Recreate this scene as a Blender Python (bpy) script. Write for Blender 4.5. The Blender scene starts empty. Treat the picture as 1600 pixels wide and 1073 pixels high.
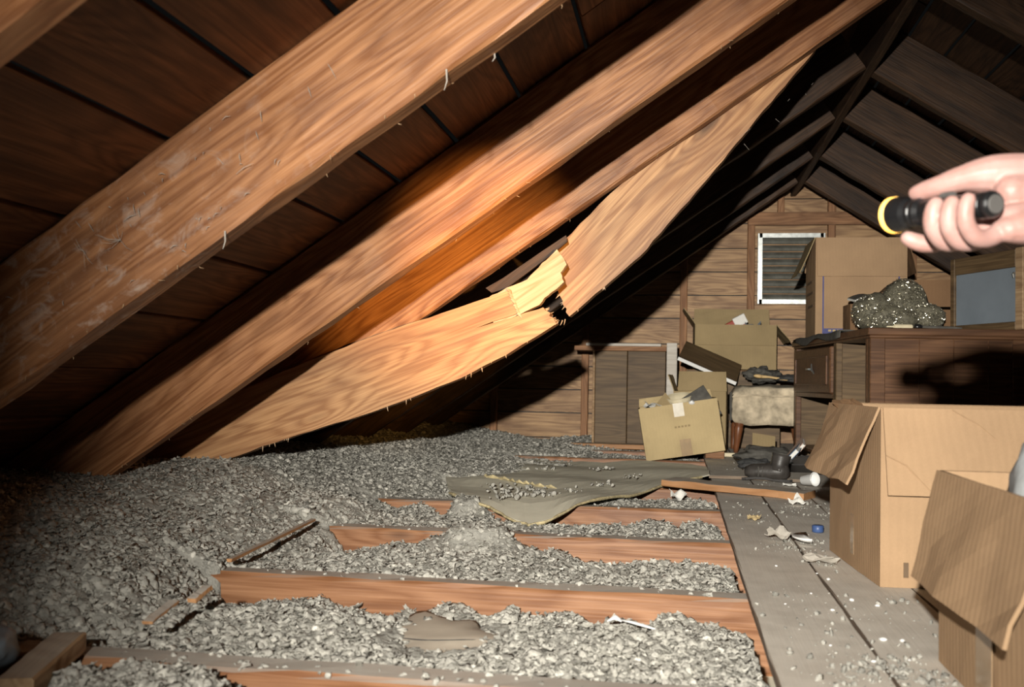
import bpy, bmesh, math, random
import numpy as np
from mathutils import Vector, Matrix, Euler
random.seed(7); rng = np.random.default_rng(7)
C = bpy.context.scene.collection
SC = bpy.context.scene
R_ = math.radians

# ------------------------------------------------------------------ camera
# world: X right along the joists, Y into the attic towards the gable, Z up, camera at the origin
def camera_axes(vx, vy, f, slope):
    d = Vector((vx - 800, vy - 536.5, f)).normalized()
    n = d.cross(Vector((1, slope, 0))).normalized()
    if n.y < 0: n = -n
    r = n.cross(d)
    if r.x < 0: r = -r
    return Matrix((r, d, -n))
FPX = 1570.0
A = camera_axes(1062, 597, FPX, 0.0193)
right = A @ Vector((1, 0, 0)); up = A @ Vector((0, -1, 0)); back = A @ Vector((0, 0, -1))
cd = bpy.data.cameras.new('camera'); cam = bpy.data.objects.new('camera', cd); C.objects.link(cam)
cam.matrix_world = Matrix(((right.x, up.x, back.x, 0), (right.y, up.y, back.y, 0), (right.z, up.z, back.z, 0), (0, 0, 0, 1)))
cd.sensor_width = 36; cd.lens = 36 * FPX / 1600; cd.clip_start = 0.02
cd.dof.use_dof = True; cd.dof.focus_distance = 3.3; cd.dof.aperture_fstop = 6.5
SC.camera = cam
# ------------------------------------------------------------------ world and the camera flash
w = bpy.data.worlds.new('world'); SC.world = w; w.use_nodes = True
w.node_tree.nodes['Background'].inputs[0].default_value = (0.6, 0.62, 0.6, 1)
w.node_tree.nodes['Background'].inputs[1].default_value = 0.006
SC.view_settings.view_transform = 'Standard'; SC.view_settings.look = 'None'
SC.view_settings.gamma = 1; SC.view_settings.use_curve_mapping = False
SC.view_settings.exposure = 0.0
SC.cycles.max_bounces = 4; SC.cycles.diffuse_bounces = 2; SC.cycles.glossy_bounces = 2; SC.cycles.transmission_bounces = 2
def spot(name, loc, target, power, color, size, blend, radius, falloff=None):
    l = bpy.data.lights.new(name, 'SPOT'); l.energy = power; l.color = color
    if falloff:
        l.use_nodes = True; nt = l.node_tree; em = nt.nodes['Emission']; fo = nt.nodes.new('ShaderNodeLightFalloff')
        fo.inputs['Strength'].default_value = 1.0; nt.links.new(fo.outputs[falloff], em.inputs['Strength'])
    l.spot_size = R_(size); l.spot_blend = blend; l.shadow_soft_size = radius
    o = bpy.data.objects.new(name, l); C.objects.link(o); o.location = loc
    o.rotation_euler = (Vector(target) - Vector(loc)).to_track_quat('-Z', 'Y').to_euler()
    return o
flash = spot('camera_flash', (-0.15, -0.6, 0.30), (-0.02, 3.3, -0.20), 250, (1.0, 0.95, 0.86), 57, 1.0, 0.022, 'Linear')

# ------------------------------------------------------------------ materials
def new_mat(name):
    m = bpy.data.materials.new(name); m.use_nodes = True
    nt = m.node_tree; b = nt.nodes['Principled BSDF']
    return m, nt, b
def N(nt, typ, **kw):
    n = nt.nodes.new(typ)
    for k, v in kw.items(): setattr(n, k, v)
    return n
def setin(n, **kw):
    for k, v in kw.items(): n.inputs[k.replace('_', ' ')].default_value = v
def mixc(nt, fac, a, b, mode='MIX'):
    n = N(nt, 'ShaderNodeMix', data_type='RGBA', blend_type=mode)
    for i, v in ((0, fac), (6, a), (7, b)):
        if hasattr(v, 'links') or hasattr(v, 'is_linked'): nt.links.new(v, n.inputs[i])
        else: n.inputs[i].default_value = v if i == 0 else (*v, 1)
    return n.outputs[2]
def ramp(nt, fac, stops):
    n = N(nt, 'ShaderNodeValToRGB'); e = n.color_ramp.elements
    while len(e) < len(stops): e.new(0.5)
    for el, (p, c) in zip(e, stops):
        el.position = p; el.color = (c, c, c, 1) if not hasattr(c, '__len__') else (*c, 1)
    nt.links.new(fac, n.inputs[0]); return n.outputs[0]
def math_(nt, op, a, b=None):
    n = N(nt, 'ShaderNodeMath', operation=op)
    for i, v in ((0, a), (1, b)):
        if v is None: continue
        if hasattr(v, 'is_linked'): nt.links.new(v, n.inputs[i])
        else: n.inputs[i].default_value = v
    return n.outputs[0]
def coords(nt, scale, rnd=True):
    tc = N(nt, 'ShaderNodeTexCoord'); mp = N(nt, 'ShaderNodeMapping'); mp.inputs['Scale'].default_value = scale
    if rnd:
        oi = N(nt, 'ShaderNodeObjectInfo'); v = N(nt, 'ShaderNodeVectorMath', operation='SCALE')
        v.inputs[0].default_value = (17.3, 9.1, 23.7); nt.links.new(oi.outputs['Random'], v.inputs['Scale'])
        ad = N(nt, 'ShaderNodeVectorMath', operation='ADD'); nt.links.new(tc.outputs['Object'], ad.inputs[0]); nt.links.new(v.outputs[0], ad.inputs[1])
        nt.links.new(ad.outputs[0], mp.inputs['Vector'])
    else: nt.links.new(tc.outputs['Object'], mp.inputs['Vector'])
    return mp.outputs[0]
def noise(nt, vec, scale, detail=4, rough=.55, dist=0):
    n = N(nt, 'ShaderNodeTexNoise'); n.inputs['Scale'].default_value = scale; n.inputs['Detail'].default_value = detail
    n.inputs['Roughness'].default_value = rough; n.inputs['Distortion'].default_value = dist
    nt.links.new(vec, n.inputs['Vector']); return n.outputs[0]
def dust_mask(nt, lo=.75, hi=.97):
    g = N(nt, 'ShaderNodeNewGeometry'); s = N(nt, 'ShaderNodeSeparateXYZ'); nt.links.new(g.outputs['Normal'], s.inputs[0])
    mr = N(nt, 'ShaderNodeMapRange'); mr.inputs[1].default_value = lo; mr.inputs[2].default_value = hi
    nt.links.new(s.outputs[2], mr.inputs[0]); return mr.outputs[0]
def wood(name, dark, light, stain, rough=.6, dust=None, grain=1.0, stain_amt=.6, bump=.25, knots=True, dust_amt=.85, spec=.35, smear=False):
    m, nt, b = new_mat(name)
    v = coords(nt, (0.55, 5.5, 5.5)); vf = coords(nt, (3.0, 130, 130)); vl = coords(nt, (1.3, 4.5, 4.5)); vk = coords(nt, (2.2, 7.0, 7.0))
    n1 = noise(nt, v, 1.6 * grain, 2, .5, .4)
    vo = N(nt, 'ShaderNodeTexVoronoi'); vo.inputs['Scale'].default_value = .9; nt.links.new(vk, vo.inputs['Vector'])
    swirl = math_(nt, 'POWER', math_(nt, 'MAXIMUM', math_(nt, 'SUBTRACT', 1.0, math_(nt, 'MULTIPLY', vo.outputs['Distance'], 1.6)), 0.0), 2.0)
    rings = math_(nt, 'SINE', math_(nt, 'ADD', math_(nt, 'MULTIPLY', n1, 70.0), math_(nt, 'MULTIPLY', swirl, 26.0 if knots else 0.0)))
    rings = math_(nt, 'POWER', math_(nt, 'ADD', math_(nt, 'MULTIPLY', rings, .5), .5), .6)
    fib = noise(nt, vf, 1.0, 3, .6)
    g = math_(nt, 'ADD', math_(nt, 'MULTIPLY', rings, .24), math_(nt, 'MULTIPLY', fib, .76))
    base = mixc(nt, ramp(nt, g, [(.36, 0), (.72, 1)]), dark, light)
    st = noise(nt, vl, 1.5, 5, .62)
    base = mixc(nt, math_(nt, 'MULTIPLY', ramp(nt, st, [(.46, 0), (.70, 1)]), stain_amt), base, stain)
    sk = noise(nt, coords(nt, (.9, 26, 26)), 1.0, 3, .6)
    base = mixc(nt, math_(nt, 'MULTIPLY', ramp(nt, sk, [(.52, 0), (.72, 1)]), .55), base, tuple(c * .8 for c in stain))
    if knots:
        k = ramp(nt, vo.outputs['Distance'], [(.05, 1), (.14, 0)])
        base = mixc(nt, math_(nt, 'MULTIPLY', k, .75), base, tuple(c * .30 for c in stain))
    if smear:   # pale cobweb dust rubbed over the lower part of the timber
        tc = N(nt, 'ShaderNodeTexCoord'); sx = N(nt, 'ShaderNodeSeparateXYZ'); nt.links.new(tc.outputs['Object'], sx.inputs[0])
        mr = N(nt, 'ShaderNodeMapRange'); mr.inputs[1].default_value = 1.95; mr.inputs[2].default_value = 1.45; nt.links.new(sx.outputs[0], mr.inputs[0])
        sm = ramp(nt, noise(nt, coords(nt, (9, 14, 14)), 1.6, 6, .68, 1.2), [(.52, 0), (.74, 1)])
        base = mixc(nt, math_(nt, 'MULTIPLY', math_(nt, 'MULTIPLY', sm, mr.outputs[0]), .55), base, (.56, .48, .41))
    if dust:
        dn = noise(nt, coords(nt, (9, 9, 9)), 1.5, 4)
        dm = math_(nt, 'MULTIPLY', dust_mask(nt), ramp(nt, dn, [(.25, dust_amt * .75), (.6, dust_amt)]))
        base = mixc(nt, dm, base, dust)
    nt.links.new(base, b.inputs['Base Color']); b.inputs['Roughness'].default_value = rough
    b.inputs['Specular IOR Level'].default_value = spec
    bp = N(nt, 'ShaderNodeBump'); bp.inputs['Strength'].default_value = bump; bp.inputs['Distance'].default_value = .004
    nt.links.new(math_(nt, 'ADD', math_(nt, 'MULTIPLY', fib, .8), math_(nt, 'MULTIPLY', st, 1.2)), bp.inputs['Height']); nt.links.new(bp.outputs[0], b.inputs['Normal'])
    return m
def card(name, col, stripes=True, rough=.85, dirt=(.16, .11, .07)):
    m, nt, b = new_mat(name)
    v = coords(nt, (1, 1, 1)); nz = noise(nt, v, 5, 4); fn = noise(nt, v, 240, 2)
    base = mixc(nt, ramp(nt, nz, [(.3, 0), (.75, 1)]), tuple(c * .86 for c in col), tuple(min(1, c * 1.08) for c in col))
    base = mixc(nt, ramp(nt, fn, [(.35, .10), (.7, 0)]), base, tuple(c * .5 for c in col))
    sc = noise(nt, coords(nt, (1.2, 1.2, .6)), 3.2, 6, .65)
    base = mixc(nt, math_(nt, 'MULTIPLY', ramp(nt, sc, [(.58, 0), (.78, 1)]), .30), base, dirt)
    if stripes:
        wv = N(nt, 'ShaderNodeTexWave', wave_type='BANDS', bands_direction='DIAGONAL'); wv.inputs['Scale'].default_value = 38
        wv.inputs['Distortion'].default_value = .6; wv.inputs['Detail'].default_value = 1
        nt.links.new(coords(nt, (1, 1, 0), False), wv.inputs['Vector'])
        base = mixc(nt, math_(nt, 'MULTIPLY', wv.outputs['Fac'], .05), base, tuple(c * .62 for c in col))
        bp = N(nt, 'ShaderNodeBump'); bp.inputs['Strength'].default_value = .12; bp.inputs['Distance'].default_value = .002
        nt.links.new(math_(nt, 'ADD', wv.outputs['Fac'], math_(nt, 'MULTIPLY', nz, 4)), bp.inputs['Height']); nt.links.new(bp.outputs[0], b.inputs['Normal'])
    nt.links.new(base, b.inputs['Base Color']); b.inputs['Roughness'].default_value = rough; b.inputs['Specular IOR Level'].default_value = .2
    return m
def plain(name, col, rough=.7, metal=0, var=.12, scale=20, bump=0, spec=.4, dust=None):
    m, nt, b = new_mat(name)
    nz = noise(nt, coords(nt, (1, 1, 1)), scale, 4)
    base = mixc(nt, ramp(nt, nz, [(.3, 0), (.7, 1)]), tuple(c * (1 - var) for c in col), tuple(min(1, c * (1 + var)) for c in col))
    if dust:
        base = mixc(nt, math_(nt, 'MULTIPLY', dust_mask(nt, .5, .95), .7), base, dust)
    nt.links.new(base, b.inputs['Base Color'])
    b.inputs['Roughness'].default_value = rough; b.inputs['Metallic'].default_value = metal; b.inputs['Specular IOR Level'].default_value = spec
    if bump:
        bp = N(nt, 'ShaderNodeBump'); bp.inputs['Strength'].default_value = bump; bp.inputs['Distance'].default_value = .004
        nt.links.new(nz, bp.inputs['Height']); nt.links.new(bp.outputs[0], b.inputs['Normal'])
    return m
DUST = (.46, .43, .38)
M = {}
M['rafter'] = wood('rafter_wood', (.235, .092, .034), (.47, .225, .10), (.13, .052, .024), rough=.5, stain_amt=.85, bump=.5)
M['rafterweb'] = wood('cobwebbed_rafter_wood', (.235, .092, .034), (.47, .225, .10), (.13, .052, .024), rough=.5, stain_amt=.85, bump=.5, smear=True)
M['broken'] = wood('broken_rafter_wood', (.33, .155, .065), (.60, .335, .155), (.24, .115, .06), rough=.55, stain_amt=.55, bump=.4)
M['fresh'] = wood('fresh_break_wood', (.45, .29, .17), (.70, .51, .34), (.44, .27, .14), rough=.8, stain_amt=.35, bump=.6, knots=False)
M['joist'] = wood('joist_wood', (.20, .085, .036), (.37, .19, .098), (.15, .062, .03), rough=.5, dust=DUST, dust_amt=.97, bump=.3)
M['shaderafter'] = wood('shade_painted_rafter_wood', (.034, .016, .007), (.080, .040, .019), (.017, .0085, .0045), rough=.6, stain_amt=.85, bump=.5)  # rafter wood darkened: the dimness beyond the flash is painted into the colour
M['sheath'] = wood('roof_board_wood', (.125, .048, .018), (.25, .105, .042), (.05, .022, .012), rough=.62, stain_amt=.85, bump=.5)
M['shadesheath'] = wood('shade_painted_roof_board_wood', (.045, .022, .011), (.10, .05, .024), (.022, .011, .006), rough=.65, stain_amt=.85, bump=.5)  # right slope boards, their shade put into the colour
M['gable'] = wood('gable_board_wood', (.24, .135, .065), (.48, .30, .15), (.14, .068, .034), rough=.55, stain_amt=.8, bump=.5)
M['stud'] = wood('stud_wood', (.22, .105, .05), (.38, .20, .10), (.12, .06, .03), rough=.7)
M['plank'] = wood('floor_plank_wood', (.16, .115, .08), (.25, .19, .14), (.10, .075, .055), rough=.8, dust=(.66, .615, .54), dust_amt=.92, bump=.35)
M['dark'] = wood('dresser_wood', (.085, .040, .020), (.18, .09, .045), (.06, .028, .015), rough=.42, bump=.1, knots=False, stain_amt=.4)
M['darkpanel'] = wood('dark_panel_wood', (.095, .06, .03), (.17, .11, .055), (.07, .042, .022), rough=.6, knots=False)
M['lightwood'] = wood('light_batten_wood', (.30, .19, .10), (.48, .33, .19), (.22, .13, .07), rough=.7, dust=DUST, dust_amt=.6)
M['stick'] = wood('loose_board_wood', (.34, .165, .065), (.52, .28, .13), (.24, .12, .06), rough=.6, dust=DUST, dust_amt=.95)
M['paintwood'] = wood('painted_wood', (.50, .46, .40), (.62, .58, .52), (.36, .31, .26), rough=.7, knots=False)
M['card'] = card('cardboard', (.40, .262, .152))
M['cardpale'] = card('pale_cardboard', (.52, .40, .215))
M['carddark'] = card('dark_cardboard', (.20, .115, .06))
M['cardback'] = card('faded_cardboard', (.34, .255, .135))
M['tape'] = plain('brown_packing_tape', (.25, .15, .045), .4, var=.2, spec=.3)
M['tapeclear'] = plain('shiny_packing_tape', (.72, .66, .54), .12, var=.15, spec=.9)
M['tapegloss'] = plain('glossy_tan_tape', (.34, .235, .14), .15, var=.15, spec=.6)
M['greypaper'] = plain('dusty_grey_paper', (.40, .37, .32), .9, var=.12)
M['ink'] = plain('blue_print_ink', (.07, .075, .20), .7)
M['inkdark'] = plain('grey_print_ink', (.15, .10, .06), .8)
M['sheet'] = plain('grey_wallboard', (.80, .755, .60), .85, var=.08, scale=9, bump=.4)
M['sheetedge'] = plain('wallboard_core', (.55, .46, .26), .9, var=.3, scale=60, bump=.8)
M['paper'] = plain('white_paper', (.78, .77, .72), .8, var=.06)
M['plastic'] = plain('white_plastic', (.80, .80, .78), .35, var=.04)
M['plaster'] = plain('beige_plaster_paper', (.52, .45, .36), .85, var=.1, scale=8, bump=.3)
M['gap'] = plain('black_torn_felt', (.05, .05, .05), .9)
M['metal'] = plain('galvanised_metal', (.42, .44, .43), .38, metal=.85, var=.25, scale=30)
M['louvre'] = plain('dull_louvre_metal', (.24, .24, .21), .5, metal=.5, var=.3, scale=15)
M['black'] = plain('black_anodised_metal', (.012, .012, .013), .28, var=.1, spec=.6)
M['rubber'] = plain('grey_tailcap_rubber', (.10, .095, .09), .6)
M['skin'] = None
M['cloth'] = plain('dark_grey_cloth', (.085, .08, .07), .9, var=.3, scale=30, bump=.6)
M['pillow'] = plain('pale_blue_grey_cloth', (.46, .49, .50), .9, var=.08, scale=160, bump=.2)
M['uphol'] = plain('stained_upholstery', (.50, .42, .30), .9, var=.45, scale=16, bump=.7, dust=(.26, .24, .19))
M['leg'] = plain('turned_leg_wood', (.16, .06, .025), .35, var=.3, scale=12)
M['leather'] = plain('black_boot_leather', (.045, .04, .036), .42, var=.3, scale=30, bump=.4)
M['sole'] = plain('boot_sole_rubber', (.045, .042, .04), .8)
M['mirror'] = plain('blue_grey_panel', (.20, .235, .27), .6, var=.12, scale=5)
M['red'] = plain('dull_red_paint', (.30, .045, .025), .5)
M['blue'] = plain('faded_blue_cover', (.12, .18, .27), .6)
M['pink'] = plain('faded_pink_cover', (.50, .36, .30), .7)
M['bluedark'] = plain('dark_blue_plastic', (.05, .09, .22), .4)
M['cream'] = plain('cream_plastic', (.66, .58, .40), .5)
M['tincore'] = plain('tinsel_core', (.13, .12, .085), .7, var=.4, scale=90, bump=.8)
M['spoon'] = plain('pale_wood_handle', (.60, .42, .20), .55, var=.15)
M['basin'] = plain('dark_enamel', (.06, .055, .05), .35)
M['web'] = plain('dusty_cobweb', (.42, .38, .33), .95, var=.1)
M['splint'] = plain('wood_splinter', (.42, .27, .15), .8, var=.2)
# loose fill insulation: every lump carries its own shade of grey
m, nt, b = new_mat('loose_fill_insulation')
at = N(nt, 'ShaderNodeAttribute', attribute_name='shade'); nz = noise(nt, coords(nt, (1, 1, 1), False), 110, 5, .65)
bs = mixc(nt, ramp(nt, nz, [(.3, 0), (.72, 1)]), (.38, .368, .326), (.56, .543, .485))
bs = mixc(nt, 1.0, bs, at.outputs['Color'], 'MULTIPLY') if False else bs
mu = N(nt, 'ShaderNodeMix', data_type='RGBA', blend_type='MULTIPLY'); mu.inputs[0].default_value = 1
nt.links.new(bs, mu.inputs[6]); nt.links.new(at.outputs['Color'], mu.inputs[7])
nt.links.new(mu.outputs[2], b.inputs['Base Color']); b.inputs['Roughness'].default_value = .95; b.inputs['Specular IOR Level'].default_value = .15
bp = N(nt, 'ShaderNodeBump'); bp.inputs['Strength'].default_value = .9; bp.inputs['Distance'].default_value = .006
nt.links.new(nz, bp.inputs['Height']); nt.links.new(bp.outputs[0], b.inputs['Normal']); M['insul'] = m
m, nt, b = new_mat('skin')
sn = noise(nt, coords(nt, (1, 1, 1), False), 35, 3)
nt.links.new(mixc(nt, ramp(nt, sn, [(.3, 0), (.7, 1)]), (.43, .235, .20), (.53, .33, .295)), b.inputs['Base Color'])
b.inputs['Roughness'].default_value = .5; b.inputs['Subsurface Weight'].default_value = .15; b.inputs['Subsurface Radius'].default_value = (.01, .004, .002)
b.inputs['Subsurface Scale'].default_value = .5; M['skin'] = m
m, nt, b = new_mat('nail'); b.inputs['Base Color'].default_value = (.74, .50, .43, 1); b.inputs['Roughness'].default_value = .3; M['nail'] = m
m, nt, b = new_mat('flashlight_glow'); b.inputs['Base Color'].default_value = (.9, .6, .2, 1)
b.inputs['Emission Color'].default_value = (1.0, .50, .07, 1); b.inputs['Emission Strength'].default_value = 3.2; M['glow'] = m
m, nt, b = new_mat('tinsel_wire'); b.inputs['Base Color'].default_value = (.55, .52, .42, 1); b.inputs['Metallic'].default_value = .9; b.inputs['Roughness'].default_value = .22; M['tinsel'] = m

# ------------------------------------------------------------------ mesh helpers
class MB:
    def __init__(s): s.v = []; s.f = []
    def add(s, vs, fs):
        o = len(s.v); s.v += [tuple(p) for p in vs]; s.f += [tuple(i + o for i in f) for f in fs]; return s
    def box(s, x0, x1, y0, y1, z0, z1):
        return s.add([(x, y, z) for z in (z0, z1) for y in (y0, y1) for x in (x0, x1)],
                     [(0, 2, 3, 1), (4, 5, 7, 6), (0, 1, 5, 4), (2, 6, 7, 3), (0, 4, 6, 2), (1, 3, 7, 5)])
    def prism(s, poly, y0, y1):   # polygon in XZ (counter-clockwise seen from -Y), extruded along Y
        n = len(poly)
        return s.add([(x, y0, z) for x, z in poly] + [(x, y1, z) for x, z in poly],
                     [tuple(range(n)), tuple(range(2 * n - 1, n - 1, -1))] + [(i + n, (i + 1) % n + n, (i + 1) % n, i)[::1] for i in range(n)])
    def beam(s, L, t, h, seg=24, wob=.003, r=None):   # along +X from 0, near face y=0, bottom z=0, slightly uneven
        r = r or random
        vs = []; fs = []
        ch = min(t, h) * .10
        prof = [(ch, 0), (t - ch, 0), (t, ch), (t, h - ch), (t - ch, h), (ch, h), (0, h - ch), (0, ch)]
        n = len(prof)
        for i in range(seg + 1):
            x = L * i / seg
            for (y, z) in prof: vs.append((x, y + r.uniform(-wob, wob), z + r.uniform(-wob, wob)))
        for i in range(seg):
            for k in range(n):
                a = i * n + k; b_ = i * n + (k + 1) % n
                fs.append((a, b_, b_ + n, a + n))
        fs.append(tuple(range(n - 1, -1, -1))); fs.append(tuple(seg * n + k for k in range(n)))
        return s.add(vs, [f[::-1] for f in fs])
    def tube(s, pts, rad, n=8, flat=1.0, cap=True):
        pts = [Vector(p) for p in pts]; m = len(pts); rad = rad if hasattr(rad, '__len__') else [rad] * m
        vs = []; fs = []; ref = None
        for i, p in enumerate(pts):
            t = (pts[min(i + 1, m - 1)] - pts[max(i - 1, 0)]).normalized()
            if ref is None: ref = Vector((0, 0, 1)) if abs(t.z) < .9 else Vector((1, 0, 0))
            u = t.cross(ref).normalized(); v = u.cross(t).normalized(); ref = v
            for k in range(n):
                a = 2 * math.pi * k / n; vs.append(p + (u * math.cos(a) + v * math.sin(a) * flat) * rad[i])
        for i in range(m - 1):
            for k in range(n):
                a = i * n + k; b_ = i * n + (k + 1) % n; fs.append((a, b_, b_ + n, a + n))
        if cap: fs += [tuple(range(n - 1, -1, -1)), tuple((m - 1) * n + k for k in range(n))]
        return s.add(vs, fs)
    def lathe(s, prof, n=20):   # (r, z)
        vs = []; fs = []; m = len(prof)
        for r, z in prof:
            for k in range(n):
                a = 2 * math.pi * k / n; vs.append((r * math.cos(a), r * math.sin(a), z))
        for i in range(m - 1):
            for k in range(n):
                a = i * n + k; b_ = i * n + (k + 1) % n; fs.append((a, b_, b_ + n, a + n))
        fs += [tuple(range(n - 1, -1, -1)), tuple((m - 1) * n + k for k in range(n))]
        return s.add(vs, fs)
    def slab(s, P, th):   # P[i][j] grid of points on top, thickness downward along th vector
        ni, nj = len(P), len(P[0]); th = Vector(th); vs = []
        for i in range(ni):
            for j in range(nj): vs.append(Vector(P[i][j]))
        o = ni * nj; vs += [p + th for p in vs[:o]]; fs = []
        ix = lambda i, j: i * nj + j
        for i in range(ni - 1):
            for j in range(nj - 1):
                q = (ix(i, j), ix(i + 1, j), ix(i + 1, j + 1), ix(i, j + 1)); fs.append(q); fs.append(tuple(k + o for k in q[::-1]))
        rim = [ix(i, 0) for i in range(ni)] + [ix(ni - 1, j) for j in range(1, nj)] + [ix(i, nj - 1) for i in range(ni - 2, -1, -1)] + [ix(0, j) for j in range(nj - 2, 0, -1)]
        for k in range(len(rim)):
            a, b_ = rim[k], rim[(k + 1) % len(rim)]; fs.append((b_, a, a + o, b_ + o))
        return s.add(vs, fs)
    def blob(s, c, r, seed=0, amp=.2, n=3, freq=1.6):   # lumpy ellipsoid
        bm = bmesh.new(); bmesh.ops.create_icosphere(bm, subdivisions=n, radius=1)
        from mathutils import noise as mn
        vs = []
        for v in bm.verts:
            k = 1 + amp * mn.noise(v.co * freq + Vector((seed * 7.1, seed * 3.3, 1.7))) + amp * .5 * mn.noise(v.co * freq * 2.7 + Vector((seed, 5, 2)))
            vs.append((c[0] + v.co.x * r[0] * k, c[1] + v.co.y * r[1] * k, c[2] + v.co.z * r[2] * k))
        bm.verts.index_update(); fs = [tuple(v.index for v in f.verts) for f in bm.faces]; bm.free()
        return s.add(vs, fs)
    def build(s, name, mat, parent=None, smooth=False, fix=True, bevel=0):
        me = bpy.data.meshes.new(name); me.from_pydata(s.v, [], s.f)
        if fix or bevel:
            bm = bmesh.new(); bm.from_mesh(me)
            if bevel: bmesh.ops.bevel(bm, geom=list(bm.edges), offset=bevel, segments=1, affect='EDGES', clamp_overlap=True)
            bmesh.ops.recalc_face_normals(bm, faces=bm.faces); bm.to_mesh(me); bm.free()
        if smooth: me.polygons.foreach_set('use_smooth', [True] * len(me.polygons))
        return link(name, me, mat, parent)
def link(name, me, mat, parent=None):
    me.materials.clear(); me.materials.append(M[mat] if isinstance(mat, str) else mat)
    o = bpy.data.objects.new(name, me); C.objects.link(o)
    if parent: o.parent = parent
    return o
def empty(name, loc=(0, 0, 0), rot=(0, 0, 0)):
    o = bpy.data.objects.new(name, None); C.objects.link(o); o.location = loc; o.rotation_euler = rot; o.empty_display_size = .05; return o
def tag(o, label, cat=None, group=None, kind=None):
    o['label'] = label
    if cat: o['category'] = cat
    if group: o['group'] = group
    if kind: o['kind'] = kind
    return o
def struct(o, label=None):
    o['kind'] = 'structure'
    if label: o['label'] = label
    return o
def place(o, loc, rot=(0, 0, 0)):
    o.location = loc; o.rotation_euler = rot; return o

# ------------------------------------------------------------------ the place in numbers
ZJ, ZP = -0.43, -0.415            # joist tops, plank tops
TL = 0.692; AL = math.atan(TL)    # left slope: rafter undersides z = .80 + TL x
TR = 0.64; AR = math.atan(TR)     # right slope: rafter undersides z = 1.82 - TR x
HB = 0.205                        # rafter depth, square to the slope
XR, ZR = 0.765, 1.33
GY = 7.2
LS = 1 / math.cos(AL)
# ------------------------------------------------------------------ roof boards (left and right slope)
def slope_boards(name, edges, ang, origin, sgn):
    root = struct(empty(name, origin, (0, 0, 0)))
    for a, b_ in edges:
        cuts = [0.15, random.uniform(2.2, 4.8), GY + .1]
        for y0, y1 in zip(cuts, cuts[1:]):
            mb = MB(); g = .0045 + random.uniform(0, .004)
            L = y1 - y0 - .006; wd = (b_ - a) - g * 2
            mb.beam(L, wd, .022, 8, .0012)
            o = mb.build('board', 'sheath' if sgn > 0 else 'shadesheath', root)
            # local x -> world Y ; local y -> along slope ; local z -> away from the room
            sx = Vector((math.cos(ang) * sgn, 0, math.sin(ang)))
            nz_ = Vector((-math.sin(ang) * sgn, 0, math.cos(ang)))
            ex = Vector((0, 1, 0)); 
            if sgn > 0:
                mw = Matrix((ex, sx, nz_)).transposed()
                base = Vector((0, y0, 0)) + sx * (a + g)
                # keep right handed
                if mw.determinant() < 0:
                    mw = Matrix((-ex, sx, nz_)).transposed(); base = Vector((0, y1, 0)) + sx * (a + g)
            else:
                mw = Matrix((ex, sx, nz_)).transposed(); base = Vector((0, y0, 0)) + sx * (a + g)
                if mw.determinant() < 0:
                    mw = Matrix((-ex, sx, nz_)).transposed(); base = Vector((0, y1, 0)) + sx * (a + g)
            o.matrix_local = Matrix.Translation(base + nz_ * random.uniform(0, .006)) @ mw.to_4x4()
    return root
sheathL = .80 + HB * LS
gapsX = [-2.45, -2.27, -2.08, -1.90, -1.71, -1.51, -1.31, -1.115, -.915, -.757, -.60, -.43, -.25, -.07, .11, .29, .46, .63, .775]
ed = [((a) * LS, (b_) * LS) for a, b_ in zip(gapsX, gapsX[1:])]
slope_boards('ceiling_left', ed, AL, (0, 0, sheathL), 1)
RS = 1 / math.cos(AR); sheathR = 1.82 + HB * RS
xs = [.775]
while xs[-1] < 3.7: xs.append(xs[-1] + random.uniform(.14, .19))
# right slope runs down to the right: build from the ridge outwards along (-cos, sin) reversed
ed = [(-b_ * RS, -a * RS) for a, b_ in zip(xs, xs[1:])]
slope_boards('ceiling_right', ed, AR, (0, 0, sheathR), -1)

# ------------------------------------------------------------------ rafters
def splinters(parent, L, h_lo, n, seed, side=0.0, big=1.0):
    r = random.Random(seed); mb = MB()
    for _ in range(n):
        x = r.uniform(.1, L - .1); y = r.choice([0, 0, .06]) + r.uniform(-.002, .004); l = r.uniform(.003, .013) * big
        d = Vector((r.uniform(-1, 1), r.uniform(-.5, .3), r.uniform(-1.2, -.3))).normalized()
        p = Vector((x, y, h_lo + .002)); mb.tube([p, p + d * l * .5, p + d * l + Vector((r.uniform(-.4, .4) * l, 0, 0))], [.0010 * big, .0007 * big, .0002], 4)
    o = mb.build('splinters', 'splint', parent); o['kind'] = 'stuff'; return o
def rafter(x0, x1, y, slope, icpt, label, mat='rafter', t=.065, nsp=0, seed=1, grp='roof rafters'):
    ang = math.atan(slope); L = (x1 - x0) / math.cos(ang)
    e = tag(empty('rafter', (x0, y, icpt + slope * x0), (0, -ang, 0)), label, 'rafter', grp)
    r = random.Random(seed)
    MB().beam(L, t, HB, 46, .0022, r).build('beam', mat, e)
    if nsp: splinters(e, L, 0, nsp, seed)
    return e
LEFT = [(.86, 'rafter cut off by the top left corner of the picture', 0),
        (1.66, 'nearest whole rafter, cobwebbed and knotty, crossing the upper left', 40),
        (2.61, 'rafter second from the camera with a sharp shadow along its upper half', 40),
        (3.30, 'rafter right behind the broken one, lit orange by the flashlight', 24),
        (4.30, 'dark left slope rafter just beyond the broken rafter', 0),
        (5.12, 'dark left slope rafter, third from the gable wall', 0),
        (5.98, 'dark left slope rafter, second from the gable wall', 0),
        (6.72, 'dark left slope rafter closest to the gable wall', 0)]
rafters = []
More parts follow.
